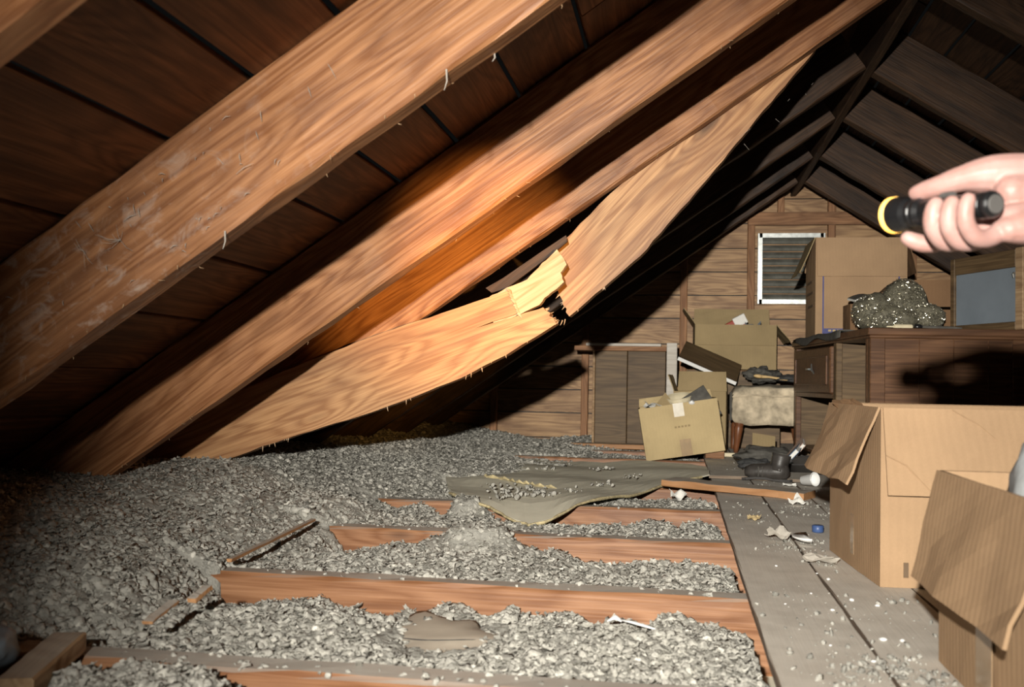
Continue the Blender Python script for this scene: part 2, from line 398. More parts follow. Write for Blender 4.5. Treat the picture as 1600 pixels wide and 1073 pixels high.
def small_rafter():
    e = tag(empty('rafter', (-2.15, .955, .865 - TL * 2.15), (0, -AL, 0)), LEFT[0][1], 'rafter', 'roof rafters')
    MB().beam((XR - .02 + 2.15) / math.cos(AL), .06, .150, 46, .0022, random.Random(19)).build('beam', 'rafter', e)
small_rafter()
for i, (y, lb, ns) in enumerate(LEFT):
    if i == 0: continue
    rafters.append(rafter(-2.15, XR - .02, y, TL, .80, lb, ('rafterweb' if i == 1 else 'rafter') if i < 4 else 'shaderafter', seed=20 + i, nsp=ns))
for i, (y, lb) in enumerate([(2.55, 'right slope rafter nearest the camera, high in the top right corner'), (3.42, 'right slope rafter reaching the top edge above the hand'), (4.37, 'right slope rafter with a pale sheen near the ridge'),
                (5.12, 'right slope rafter behind the sheen one, brown near the ridge'), (5.98, 'right slope rafter second from the gable wall'),
                (6.72, 'right slope rafter closest to the gable wall')]):
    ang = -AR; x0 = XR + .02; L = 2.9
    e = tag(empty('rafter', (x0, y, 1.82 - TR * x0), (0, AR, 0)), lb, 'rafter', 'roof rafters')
    MB().beam(L, .065, HB, 30, .002, random.Random(70 + i)).build('beam', 'shaderafter', e)
rb = MB().beam(GY - .05, .036, .30, 30, .002); rbo = rb.build('ridge_board', 'shaderafter')
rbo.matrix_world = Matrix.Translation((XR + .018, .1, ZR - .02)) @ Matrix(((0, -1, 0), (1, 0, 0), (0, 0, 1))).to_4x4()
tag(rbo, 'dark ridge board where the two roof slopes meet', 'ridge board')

# ------------------------------------------------------------------ the broken rafter
br = tag(empty('broken_rafter', (-1.9, 3.2, -.40)), 'snapped rafter hanging below the others, its pale splintered ends parted', 'rafter')
def local_prism(poly, y0, y1, ang, org, name, mat, parent, jag=0, r=None):
    """poly in world XZ; the object's x axis follows the grain at angle ang"""
    ca, sa = math.cos(ang), math.sin(ang)
    loc = [((x - org[0]) * ca + (z - org[1]) * sa, -(x - org[0]) * sa + (z - org[1]) * ca) for x, z in poly]
    me = MB().prism(loc, y0, y1)
    o = me.build(name, mat, parent)
    o.rotation_euler = (0, -ang, 0)
    pl = parent.matrix_basis.translation
    o.location = (org[0] - pl.x, -pl.y, org[1] - pl.z)
    return o
def dense(poly, step, wob, r, jag_ranges=()):
    out = []
    n = len(poly)
    for i in range(n):
        a = Vector(poly[i]); b_ = Vector(poly[(i + 1) % n]); k = max(1, int((b_ - a).length / step))
        for j in range(k):
            p = a.lerp(b_, j / k); out.append((p.x + r.uniform(-wob, wob), p.y + r.uniform(-wob, wob)))
    return out
r = random.Random(5)
# lower length (in front of the rafter behind it)
lowtop = [(-.545, .287), (-.66, .247), (-.771, .208), (-.965, .146), (-1.185, .062), (-1.40, -.03), (-1.66, -.145), (-1.95, -.30)]
lowbot = [(-1.95, -.425), (-1.768, -.372), (-1.55, -.305), (-1.334, -.228), (-1.12, -.158), (-.90, -.083), (-.661, .020), (-.55, .080), (-.455, .137), (-.392, .180)]
endlip = [(-.398, .188), (-.402, .197), (-.416, .205), (-.412, .214), (-.428, .222), (-.436, .232)]
crack = [(-.45, .226), (-.496, .213), (-.53, .200), (-.60, .180), (-.66, .161), (-.60, .1845), (-.532, .206)]
stepedge = [(-.515, .214), (-.522, .230), (-.530, .243), (-.533, .258), (-.541, .268), (-.540, .28)]
poly = []
def fine(seq, step, wob):
    out = []
    for a, b_ in zip(seq, seq[1:]):
        a = Vector(a); b_ = Vector(b_); k = max(1, int((b_ - a).length / step))
        for j in range(k):
            p = a.lerp(b_, j / k); out.append((p.x + r.uniform(-wob, wob), p.y + r.uniform(-wob, wob)))
    out.append(seq[-1]); return out
poly = fine(lowbot, .04, .002) + endlip + crack + stepedge + fine(lowtop, .04, .002)
lw = local_prism(poly, 3.195, 3.262, R_(21), (-1.2, -.05), 'lower_length', 'broken', br)
tong = fine([(-.60, .176), (-.52, .206), (-.45, .240), (-.434, .262), (-.415, .279), (-.396, .292)], .012, .002) + \
       fine([(-.372, .315), (-.384, .345), (-.365, .372), (-.372, .389)], .01, .002) + fine([(-.397, .419), (-.43, .385), (-.455, .365), (-.49, .325), (-.54, .302), (-.62, .262)], .015, .003)
tg = local_prism(tong, 3.208, 3.25, R_(32), (-.5, .27), 'torn_tongue', 'fresh', br); tg['label'] = 'pale torn tongue of wood bridging the break'
# upper length (behind that rafter)
k = 3.37 / 3.3
up_lo = [(-.362, .212), (-.335, .235), (-.25, .308), (-.134, .410), (.02, .590), (.17, .773), (.30, .935), (.42, 1.08)]
up_hi = [(.17, 1.02), (-.02, .835), (-.169, .680), (-.30, .548), (-.423, .425)]
up_br = [(-.405, .412), (-.376, .392), (-.392, .376), (-.398, .35), (-.405, .33), (-.414, .310), (-.402, .295), (-.396, .28), (-.385, .262), (-.384, .248), (-.372, .236), (-.374, .224)]
poly = fine(up_lo, .03, .002) + fine(up_hi, .04, .002) + up_br
poly = [(x * k, z * k) for x, z in poly]
upl = local_prism(poly, 3.37, 3.43, R_(46), (-.1 * k, .55 * k), 'upper_length', 'broken', br)
# fresh broken wood on the two fracture faces and splinters
mb = MB()
for _ in range(14):   # slivers at upper fracture
    i = r.randrange(len(up_br) - 1); a = Vector(up_br[i]).lerp(Vector(up_br[i + 1]), r.random()) * k
    y = r.uniform(3.372, 3.428); d = Vector((-.7 + r.uniform(-.25, .2), r.uniform(-.2, .2), -.7 + r.uniform(-.2, .2))).normalized(); l = r.uniform(.006, .022)
    p = Vector((a.x + .008, y, a.y + .006)); mb.tube([p, p + d * l * .6, p + d * (l + .008)], [.004, .0028, .0004], 4)
for _ in range(18):   # slivers on lower lip
    a = Vector((-.392, .181)).lerp(Vector((-.436, .232)), r.random()); y = r.uniform(3.198, 3.26)
    d = Vector((.85, r.uniform(-.25, .25), .45 + r.uniform(-.2, .2))).normalized(); l = r.uniform(.004, .014)
    p = Vector((a.x - .006, y, a.y - .003)); mb.tube([p, p + d * l * .6, p + d * (l + .007)], [.0034, .0024, .0004], 4)
for i in range(9):   # raised ridge of torn fibre across the step
    t = i / 8; p = Vector((-.552 + .035 * t, 3.196, .288 - .078 * t)); d = Vector((.15, -.35, r.uniform(-.2, .2)))
    mb.tube([p + Vector((0, .02, 0)), p + d * .012, p + Vector((.012, -.002, -.012))], [.005, .0055, .002], 5)
for _ in range(22):   # hair slivers under both lengths
    if r.random() < .6: q = r.choice(lowbot[3:]); p = Vector((q[0] + r.uniform(-.05, .05), 3.2, q[1] + .0)) ; p.z += (p.x - q[0]) * .4
    else: q = r.choice(up_lo[1:6]); p = Vector((q[0] * k, 3.375, q[1] * k))
    l = r.uniform(.006, .018); d = Vector((r.uniform(-.6, .6), -.1, -1)).normalized()
    mb.tube([p + Vector((0, 0, .004)), p + d * l * .5, p + d * l], [.0018, .0013, .0003], 4)
sp = mb.build('splinters', 'fresh', br); sp['kind'] = 'stuff'; sp.location = (1.9, -3.2, .40)
# a loose sliver behind the tongue
sl = local_prism([(-.62, .285), (-.57, .30), (-.43, .405), (-.37, .455), (-.375, .475), (-.45, .425), (-.58, .335), (-.64, .30)], 3.27, 3.285, R_(38), (-.5, .37), 'torn_sliver', 'shaderafter', br)  # dark material paints in the shadow the sliver lies in

# ------------------------------------------------------------------ gable wall
def roof_x(z): return (z - sheathL) / TL, (sheathR - z) / TR
gw = struct(empty('wall_back', (0, GY, 0)))
z = -.58; i = 0
while z < 1.60:
    h = random.uniform(.160, .182); z1 = min(z + h, 1.62)
    a0, b0 = roof_x(z + .004); a1, b1 = roof_x(z1 - .004)
    seam = random.choice([-1.0, .0, .5, .01, 1.2])
    cuts = [(None, seam), (seam, None)] if a1 < seam - .2 and b1 > seam + .2 else [(None, None)]
    for lo, hi in cuts:
        pl = [((a0 if lo is None else lo + .002), z + .004), ((b0 if hi is None else hi - .002), z + .004), ((b1 if hi is None else hi - .002), z1 - .004), ((a1 if lo is None else lo + .002), z1 - .004)]
        if pl[1][0] - pl[0][0] < .05: continue
        off = random.uniform(-.004, .004)
        o = MB().prism([(x, zz) for x, zz in pl], off, off + .022).build('board', 'gable', gw)
    z = z1
mb = MB(); 
bk = MB().prism([(-2.4, -.6), (3.6, -.6), (.8, 1.62), (.74, 1.62)], .03, .04).build('backing', 'gap', gw)
studs = [(-1.98, 'far left'), (-1.325, ''), (-.667, ''), (.02, ''), (.48, ''), (1.02, ''), (1.55, ''), (2.1, '')]
for (x, _) in studs:
    top = min(.80 + HB * LS + TL * (x - .03), 1.82 + HB * RS - TR * (x + .05)) - .02
    if x == .02: x0 = -.03
    e = MB().beam(top + .56, .055, .05, 14, .0015).build('stud', 'stud', gw)
    e.matrix_local = Matrix.Translation((x + .025, -.062, -.56)) @ Matrix(((0, 0, -1), (0, 1, 0), (1, 0, 0))).to_4x4()
MB().box(.46, 1.55, -.075, -.063, 1.10, 1.19).build('brace', 'stud', gw)
e = MB().beam(.36, .05, .045, 8, .0015).build('stud', 'stud', gw)
e.matrix_local = Matrix.Translation((.70, -.062, 1.19)) @ Matrix(((0, 0, -1), (0, 1, 0), (1, 0, 0))).to_4x4()
# louvred vent in the gable
vt = tag(empty('gable_vent', (.75, GY - .03, .80)), 'galvanised louvred vent with a bright metal frame on the gable wall', 'vent')
for (a, b_, c, d) in ((-.215, .215, .215, .245), (-.215, .215, -.245, -.215), (-.225, -.195, -.245, .245), (.195, .225, -.245, .245)):
    MB().box(a, b_, -.03, .028, c, d).build('frame', 'metal', vt)
for i in range(9):
    zc = -.195 + i * .049
    mb = MB(); P = [[(x, yy, zc + zz) for x in (-.195, 0, .195)] for yy, zz in ((-.022, -.022), (-.014, -.004), (.008, .016), (.018, .020))]
    mb.slab(P, (0, .003, -.003)); mb.build('louvre', 'louvre', vt)

# ------------------------------------------------------------------ floor: ceiling below, joists, planks
fl = struct(empty('floor', (0, 0, ZJ)))
MB().box(-2.3, 3.6, .3, GY, -.165, -.15).build('subfloor', 'sheet', fl)
JY = [1.40, 2.07, 2.77, 3.45, 4.15, 4.92, 5.60, 6.25, 6.85]
JL = ['closest floor joist, along the bottom edge of the picture', 'second floor joist, its bare brown face standing clear of the insulation',
      'third floor joist from the camera, with a thin lath against its left end', 'fourth floor joist, running under the tip of the fallen sheet',
      'fifth floor joist, mostly under the fallen grey sheet', 'sixth floor joist, under the middle of the fallen grey sheet', 'seventh floor joist, just in front of the tipped box',
      'eighth floor joist, far back beside the upright wooden panel', 'last floor joist, at the foot of the gable wall']
for i, (y, lb) in enumerate(zip(JY, JL)):
    e = tag(empty('floor_joist', (-2.05, y, ZJ - .15)), lb, 'joist', 'floor joists')
    MB().beam(3.6 + 2.05, .07, .15 if y < 1.6 else .149, 60, .002, random.Random(200 + i)).build('beam', 'joist', e)
px_ = [.137, .303, .475, .66, .85, 1.04, 1.23, 1.43, 1.63, 1.83]
for i, (a, b_) in enumerate(zip(px_, px_[1:])):
    ys = [.55, 4.02 + .9 * (i % 2) + (.0 if i else 0.0), GY - .08]
    for y0, y1 in zip(ys, ys[1:]):
        o = MB().beam(y1 - y0 - .006, b_ - a - .005, .018, 30, .0012, random.Random(300 + i)).build('plank', 'plank', fl)
        o.matrix_local = Matrix.Translation((b_ - .0025, y0, ZP - .018 - ZJ + .003)) @ Matrix(((0, -1, 0), (1, 0, 0), (0, 0, 1))).to_4x4()

# ------------------------------------------------------------------ loose fill insulation
def hash2(ix, iy, s):
    n = (ix.astype(np.int64) * 374761393 + iy.astype(np.int64) * 668265263 + s * 982451653) & 0x7fffffff
    n = ((n ^ (n >> 13)) * 1274126177) & 0x7fffffff
    return ((n ^ (n >> 16)) & 0xffff) / 65535.0
def vnoise(x, y, s=0):
    ix, iy = np.floor(x), np.floor(y); fx, fy = x - ix, y - iy
    fx = fx * fx * (3 - 2 * fx); fy = fy * fy * (3 - 2 * fy)
    a = hash2(ix, iy, s); b_ = hash2(ix + 1, iy, s); c = hash2(ix, iy + 1, s); d = hash2(ix + 1, iy + 1, s)
    return (a * (1 - fx) + b_ * fx) * (1 - fy) + (c * (1 - fx) + d * fx) * fy
def fbm(x, y, s=0, o=4):
    t = 0; a = .5
    for i in range(o): t = t + a * vnoise(x * 2 ** i, y * 2 ** i, s + i * 11); a *= .5
    return t
def cells(x, y, s):   # bubbles: 1 - distance to nearest jittered point
    ix, iy = np.floor(x), np.floor(y); best = np.full(x.shape, 9.0)
    for dx in (-1, 0, 1):
        for dy in (-1, 0, 1):
            cx, cy = ix + dx, iy + dy
            ddx = cx + hash2(cx, cy, s) - x; ddy = cy + hash2(cx, cy, s + 5) - y
            best = np.minimum(best, ddx * ddx + ddy * ddy)
    return 1 - np.minimum(best, 1.0)
def sstep(a, b_, x):
    t = np.clip((x - a) / (b_ - a), 0, 1); return t * t * (3 - 2 * t)
JYn = np.array(JY)
def ins_base(x, y):
    """height above the joist tops"""
    nxt = np.searchsorted(JYn, y); nx = JYn[np.minimum(nxt, len(JY) - 1)]; pv = np.where(nxt > 0, JYn[np.maximum(nxt - 1, 0)], .7)
    u = np.clip((y - pv) / np.maximum(nx - pv, .3), 0, 1); u = np.where(nxt >= len(JY), .4, u)
    lowf = fbm(x * 3.1 + 3.7, y * 2.1, 3, 3)
    edge = fbm(x * 9.0, nxt * 7.3 + x * 0, 9, 3)                      # how far it leans against each joist face
    far = sstep(3.6, 5.6, y)
    z = -.027 + (lowf - .45) * .045 - sstep(.55, 1.0, u) * (.002 + .085 * np.clip(edge - .20, 0, .6) / .6) * (1 - .35 * far)
    z = z + sstep(.25, 0, u) * .012
    cover = sstep(-.93, -1.16, x + (vnoise(x * 3, y * 3, 4) - .5) * .16 + .08 * sstep(1.75, 1.35, y))
    mound = .045 + .07 * sstep(-1.1, -1.55, x) + (fbm(x * 2.2, y * 1.7, 21, 3) - .45) * .10
    z = z * (1 - cover) + mound * cover
    # heaps that spill over joists
    for (hx, hy, rx, ry, hh) in ((-.54, 2.74, .10, .10, .022), (-.30, 2.0, .10, .09, .0), (-.42, 2.01, .13, .10, .0), (-1.0, 4.7, .30, .5, .05), (-.95, 6.2, .35, .5, .035), (-1.35, 6.3, .3, .6, .05), (-.72, 3.42, .06, .07, .012), (-.1, 2.60, .18, .10, .0), (-.72, 1.28, .15, .10, .012), (-.40, 1.25, .25, .08, .0), (-.05, 3.30, .14, .10, .0),(-.62, 6.75, .25, .25, .05)):
        if hh <= 0: continue
        g_ = np.clip(1.5 * np.exp(-((x - hx) / rx) ** 2 - ((y - hy) / ry) ** 2), 0, 1); z = z * (1 - g_) + hh * .75 * g_
    # the shallow hollow where the torn paper sheet shows
    z = z - .040 * np.exp(-((x + .42) / .13) ** 2 - ((y - 1.80) / .18) ** 2)
    # slope down at the plank edge
    z = z - .010 * sstep(.07, .13, x)
    return z
def ins_h(x, y):
    z = ins_base(x, y)
    z = z + .015 * (cells(x * 24, y * 24, 2) - .55) + .010 * (cells(x * 55, y * 55, 8) - .5) + .012 * (fbm(x * 30, y * 30, 6, 3) - .45)
    return z
def under_roof(x, z): return z + ZJ < (.80 + HB * LS + TL * x) + .01
rows = [.95]
while rows[-1] < GY - .03: rows.append(rows[-1] * 1.0034)
xs = np.arange(-2.06, .1355, .0062); ys = np.array(rows)
XX, YY = np.meshgrid(xs, ys); ZZ = ins_h(XX, YY)
_ib = ins_base(XX, YY)
for _y in JY:   # where a joist stands bare the bed passes underneath its top, inside the timber
    ZZ = np.where((YY > _y - .001) & (YY < _y + .0665) & (_ib < .004), -.12, ZZ)
    ZZ = np.where((YY >= _y + .0665) & (YY < _y + .10) & (_ib < .004), np.minimum(ZZ, -.004), ZZ)
XX = XX + (vnoise(XX * 80, YY * 80, 31) - .5) * .004
nr, ncn = XX.shape
V = np.stack([XX, YY, ZZ + ZJ], -1).reshape(-1, 3)
idx = np.arange(nr * ncn).reshape(nr, ncn)
F4 = np.stack([idx[:-1, :-1], idx[:-1, 1:], idx[1:, 1:], idx[1:, :-1]], -1).reshape(-1, 4)
shade0 = .80 + .35 * (fbm(V[:, 0] * 40, V[:, 1] * 40, 41, 3) - .45)
def ico(k=1):
    bm = bmesh.new(); bmesh.ops.create_icosphere(bm, subdivisions=k, radius=1); v = np.array([v.co[:] for v in bm.verts]); bm.verts.index_update()
    f = np.array([[q.index for q in p.verts] for p in bm.faces]); bm.free(); return v, f
IV, IF = ico()
IV2, IF2 = ico(2)
def lumps(px, py, pz, rad, flat=.5, jit=.33, IV=IV, IF=IF):
    n = len(px); q = rng.normal(size=(n, 4)); q /= np.linalg.norm(q, axis=1)[:, None]
    a, b_, c, d = q.T
    Rm = np.stack([np.stack([a*a+b_*b_-c*c-d*d, 2*(b_*c-a*d), 2*(b_*d+a*c)], -1), np.stack([2*(b_*c+a*d), a*a-b_*b_+c*c-d*d, 2*(c*d-a*b_)], -1), np.stack([2*(b_*d-a*c), 2*(c*d+a*b_), a*a-b_*b_-c*c+d*d], -1)], -2)
    s = np.stack([rng.uniform(.7, 1.4, n), rng.uniform(.6, 1.1, n), rng.uniform(.7, 1.3, n) * flat], -1)
    P = IV[None] * s[:, None] * (1 + rng.uniform(-jit, jit, (n, len(IV), 1)))
    P = np.einsum('nij,nkj->nki', Rm, P) * rad[:, None, None] + np.stack([px, py, pz], -1)[:, None]
    Fc = (IF[None] + (np.arange(n) * len(IV))[:, None, None]).reshape(-1, 3)
    return P.reshape(-1, 3), Fc
def np_mesh(name, V, F, mat, shade, parent=None):
    me = bpy.data.meshes.new(name); k = F.shape[1]
    me.vertices.add(len(V)); me.vertices.foreach_set('co', V.astype(np.float32).ravel())
    me.loops.add(F.size); me.loops.foreach_set('vertex_index', F.astype(np.int32).ravel())
    me.polygons.add(len(F)); me.polygons.foreach_set('loop_start', np.arange(0, F.size, k, dtype=np.int32)); 
    me.polygons.foreach_set('use_smooth', np.ones(len(F), dtype=bool)); me.update(calc_edges=True)
    at = me.attributes.new('shade', 'FLOAT_COLOR', 'POINT'); s = np.clip(shade, 0, 1.9)
    at.data.foreach_set('color', np.stack([s, s, s, np.ones_like(s)], -1).astype(np.float32).ravel())
    return link(name, me, mat, parent)
bed = tag(empty('loose_fill_insulation', (-1, 3, ZJ)), 'grey lumpy loose fill insulation filling the bays between the joists', 'insulation', kind='stuff')
o = np_mesh('insulation_bed', V, F4, 'insul', shade0, bed); o['kind'] = 'stuff'; o.location = (1, -3, -ZJ)
n = 50000
yy = 1.0 * (7.1 / 1.0) ** (rng.random(n) ** 1.12); xx = rng.uniform(-1.95, .13, n)
# keep lumps off bare joist tops
zz = ins_base(xx, yy)
nj = np.searchsorted(JYn, yy) - 1; onj = (nj >= 0) & (yy - JYn[np.maximum(nj, 0)] < .070)
top = np.where(onj & (zz < .004), True, False)
frontj = np.minimum(np.abs(yy[:, None] - JYn[None]).min(1), 1)
rad = (.0045 + .0105 * rng.random(n) ** 1.9) * (.85 + .08 * yy)
keep = ~(top & (rng.random(n) > .04))
rad = np.where(top, np.minimum(rad, .006), rad)
zz = np.where(top, .001, ins_h(xx, yy) - .001)
keep &= zz + ZJ < .80 + HB * LS + TL * xx - .01
# not in front of joist faces too closely
nn = np.searchsorted(JYn, yy); dn = JYn[np.minimum(nn, len(JY) - 1)] - yy
keep &= ~((dn > 0) & (dn < rad * .8))
# leave the torn paper sheet bare
keep &= ~((((xx + .42) / .115) ** 2 + ((yy - 1.80) / .19) ** 2 < 1) & (rng.random(n) > .10))
xx, yy, zz, rad = xx[keep], yy[keep], zz[keep], rad[keep]
for near in (True, False):
    q = (yy < 2.35) if near else (yy >= 2.35); iv, if_ = (IV2, IF2) if near else (IV, IF)
    Vn, Fn = lumps(xx[q], yy[q], zz[q] + ZJ - rad[q] * .42, rad[q], .80, .28, iv, if_); nq = int(q.sum())
    sh = np.clip(rng.normal(.97, .10, nq), .7, 1.3); sh = np.where(rng.random(nq) < .04, rng.uniform(1.25, 1.6, nq), sh)
    vsh = np.repeat(sh, len(iv)) * (1 + rng.uniform(-.16, .16, nq * len(iv)))
    o = np_mesh('insulation_lumps', Vn, Fn, 'insul', vsh, bed); o['kind'] = 'stuff'; o.location = (1, -3, -ZJ)

# curled papery flakes
def flakes(px, py, pz, size):
    n = len(px); g = np.linspace(-1, 1, 3); U, W = np.meshgrid(g, g, indexing='ij'); U = U.ravel(); W = W.ravel()
    cu = rng.uniform(-.7, .7, (n, 1)); cv = rng.uniform(-.7, .7, (n, 1))
    P = np.stack([U[None] * (1 + rng.uniform(-.25, .25, (n, 9))), W[None] * rng.uniform(.4, .9, (n, 1)) * (1 + rng.uniform(-.25, .25, (n, 9))), cu * U[None] ** 2 + cv * W[None] ** 2 + rng.uniform(-.15, .15, (n, 9))], -1)
    az = rng.uniform(0, 2 * np.pi, n); tx = rng.normal(0, .30, n); ty = rng.normal(0, .30, n)
    c, s_ = np.cos(tx), np.sin(tx); P = np.stack([P[..., 0], P[..., 1] * c[:, None] - P[..., 2] * s_[:, None], P[..., 1] * s_[:, None] + P[..., 2] * c[:, None]], -1)
    c, s_ = np.cos(ty), np.sin(ty); P = np.stack([P[..., 0] * c[:, None] + P[..., 2] * s_[:, None], P[..., 1], -P[..., 0] * s_[:, None] + P[..., 2] * c[:, None]], -1)
    c, s_ = np.cos(az), np.sin(az); P = np.stack([P[..., 0] * c[:, None] - P[..., 1] * s_[:, None], P[..., 0] * s_[:, None] + P[..., 1] * c[:, None], P[..., 2]], -1)
    P = P * size[:, None, None] + np.stack([px, py, pz], -1)[:, None]
    q = np.array([[0, 3, 4, 1], [1, 4, 5, 2], [3, 6, 7, 4], [4, 7, 8, 5]])
    return P.reshape(-1, 3), (q[None] + (np.arange(n) * 9)[:, None, None]).reshape(-1, 4)
n = 85000
fy = 1.0 * 7.1 ** (rng.random(n) ** 1.15); fx_ = rng.uniform(-1.95, .13, n); fz = ins_base(fx_, fy)
nj = np.searchsorted(JYn, fy) - 1; onj = (nj >= 0) & (fy - JYn[np.maximum(nj, 0)] < .072) & (fz < .004)
nn = np.searchsorted(JYn, fy); dn = JYn[np.minimum(nn, len(JY) - 1)] - fy
kp = ~(onj & (rng.random(n) > .03)) & ~((dn > 0) & (dn < .006)) & (fz + ZJ < .80 + HB * LS + TL * fx_ - .02)
kp &= ~((((fx_ + .42) / .115) ** 2 + ((fy - 1.80) / .19) ** 2 < 1) & (rng.random(n) > .12))
fz = np.where(onj, .002, ins_h(fx_, fy) + .003)
fx_, fy, fz = fx_[kp], fy[kp], fz[kp]; fs_ = (.0022 + .0068 * rng.random(len(fx_)) ** 2.6) * (.85 + .08 * fy)
Vn, Fn = flakes(fx_, fy, fz + ZJ, fs_)
sh = np.clip(rng.normal(1.0, .13, len(fx_)), .6, 1.35); sh = np.where(rng.random(len(fx_)) < .04, rng.uniform(1.35, 1.65, len(fx_)), sh)
o = np_mesh('insulation_flakes', Vn, Fn, 'insul', np.repeat(sh, 9), bed); o['kind'] = 'stuff'; o.location = (1, -3, -ZJ)

# crumbs of insulation on the planks
cl = [(.24, 3.15, .08, 40), (.33, 2.75, .07, 90), (.36, 2.45, .05, 110), (.28, 2.62, .08, 60), (.40, 3.3, .12, 60), (.42, 2.3, .03, 60), (.30, 1.55, .05, 150), (.36, 1.50, .06, 160), (.24, 1.5, .06, 90), (.33, 1.9, .09, 40), (.25, 2.0, .1, 40), (.24, 1.75, .12, 40), (.45, 3.6, .1, 60), (.35, 4.2, .15, 60), (.3, 5.2, .3, 80), (.42, 2.05, .03, 25), (.28, 3.5, .1, 40)]
cx = np.concatenate([rng.normal(c[0], c[2] * .6, c[3]) for c in cl]); cy = np.concatenate([rng.normal(c[1], c[2] * .9, c[3]) for c in cl])
kp = (cx > .145) & (cx < .6) & ~((cx > .36) & (cy > 2.14) & (cy < 2.7)) & ~((cx > .385) & (cy < 1.65)); cx, cy = cx[kp], cy[kp]
cr = .0012 + .0065 * rng.random(len(cx)) ** 3.2
Vn, Fn = lumps(cx, cy, ZP + .003 + cr * .35, cr, .5, .4)
o = np_mesh('insulation_crumbs', Vn, Fn, 'insul', np.repeat(np.clip(rng.normal(.72, .15, len(cx)), .4, 1.3), len(IV)))
tag(o, 'scattered crumbs of grey insulation on the floor planks', 'insulation', kind='stuff')
# ------------------------------------------------------------------ cardboard boxes
def flap_mesh(width, length, ang, th=.005, curve=0.0, trim=.006, wr=.002, seed=0, tear=0.0):
    """hinge along local x at the origin, 0 deg = straight up, 180 = hanging down outside; outward is -y"""
    r = random.Random(seed); ni, nj = 7, 9; P = []
    pts = []; a = R_(ang); y = z = 0.0
    for i in range(ni):
        pts.append((y, z)); st = length / (ni - 1); aa = a + curve * (i / (ni - 1) - .3)
        y -= math.sin(aa) * st; z += math.cos(aa) * st
    nrm = Vector((0, math.cos(a), math.sin(a)))
    ph = r.uniform(0, 6)
    for i in range(ni):
        row = []
        for j in range(nj):
            s = j / (nj - 1) - .5; t = i / (ni - 1)
            off = wr * (math.sin(ph + s * 9 + t * 3) + r.uniform(-.6, .6)) * (t ** .5)
            e = (width - 2 * trim * t) * s
            q = Vector((e, pts[i][0], pts[i][1])) + nrm * off
            if tear and i == ni - 1: q += Vector((0, -math.sin(a), math.cos(a))) * r.uniform(-tear, tear)
            row.append(q)
        P.append(row)
    return MB().slab(P, nrm * th)
def carton(name, label, W, D, H, loc, rot, mat, flaps, seed=0, th=.006, cat='box', group=None, bulge=.004):
    root = tag(empty(name, loc, rot), label, cat, group); r = random.Random(seed)
    hw, hd = W / 2, D / 2
    def wall(x0, y0, x1, y1):
        n = Vector((y1 - y0, -(x1 - x0), 0)).normalized(); P = []
        for i in range(5):
            row = []
            for j in range(9):
                t = j / 8; q = Vector((x0, y0, 0)).lerp(Vector((x1, y1, 0)), t); q.z = H * i / 4
                q += n * bulge * math.sin(math.pi * t) * (.4 + .6 * math.sin(math.pi * i / 4 * .8)) * r.uniform(.6, 1.3); row.append(q)
            P.append(row)
        return MB().slab(P, -n * th)
    for q in ((-hw, -hd, hw, -hd), (hw, -hd, hw, hd), (hw, hd, -hw, hd), (-hw, hd, -hw, -hd)):
        wall(*q).build('wall', mat, root)
    MB().box(-hw + th, hw - th, -hd + th, hd - th, .001, .001 + th).build('bottom', mat, root)
    for side, kw in flaps.items():
        kw = dict(kw); m2 = kw.pop('mat', mat)
        wd = W if side in ('front', 'back') else D
        o = flap_mesh(wd - .006, seed=seed + len(side), **kw).build('flap', m2, root)
        px, py, az = {'front': (0, -hd, 0), 'back': (0, hd, math.pi), 'left': (-hw, 0, -math.pi / 2), 'right': (hw, 0, math.pi / 2)}[side]
        o.location = (px, py, H); o.rotation_euler = (0, 0, az)
    return root
def crumple(name, label, loc, size, seed, mat, rz=0, tilt=0, curl=.25, cat='paper scrap', group=None, parent=None, n=7):
    """a small crumpled sheet with thickness"""
    r = random.Random(seed); P = []
    for i in range(n):
        row = []
        for j in range(n):
            u, v = i / (n - 1) - .5, j / (n - 1) - .5
            z = curl * size[0] * (.6 * (u * u + v * v) + .35 * math.sin(u * 5 + seed) * math.cos(v * 4 + seed * 1.7)) + r.uniform(-.03, .03) * size[0]
            row.append((u * size[0] * (1 + r.uniform(-.12, .12) * (i in (0, n - 1))), v * size[1] * (1 + r.uniform(-.15, .15) * (j in (0, n - 1))), z))
        P.append(row)
    zmin = min(p[2] for row in P for p in row)
    P = [[(p[0], p[1], p[2] - zmin + .0015) for p in row] for row in P]
    o = MB().slab(P, (0, 0, -.0012)).build(name, mat, parent); o.location = loc; o.rotation_euler = (tilt, 0, rz)
    if not parent: tag(o, label, cat, group)
    return o

# the big open carton on the planks
rz = R_(4.4); W_, D_ = .52, .457
c = Vector((.410, 2.171)) + Vector((math.cos(rz), math.sin(rz))) * W_ / 2 + Vector((-math.sin(rz), math.cos(rz))) * D_ / 2
bb = carton('cardboard_box', 'large open cardboard box on the planks with hanging flaps, behind the front one', W_, D_, .366, (c.x, c.y, ZP + .004), (0, 0, rz), 'card',
       {'front': dict(length=.178, ang=173, curve=.06, wr=.003), 'left': dict(length=.172, ang=160, curve=-.12, wr=.005, tear=.004, trim=.012), 'back': dict(length=.16, ang=150), 'right': dict(length=.17, ang=120)}, seed=3)
crumple('inner_flap', '', (-.235, .11, .345), (.07, .11), 4, 'carddark', rz=.2, tilt=.5, curl=.1, parent=bb)
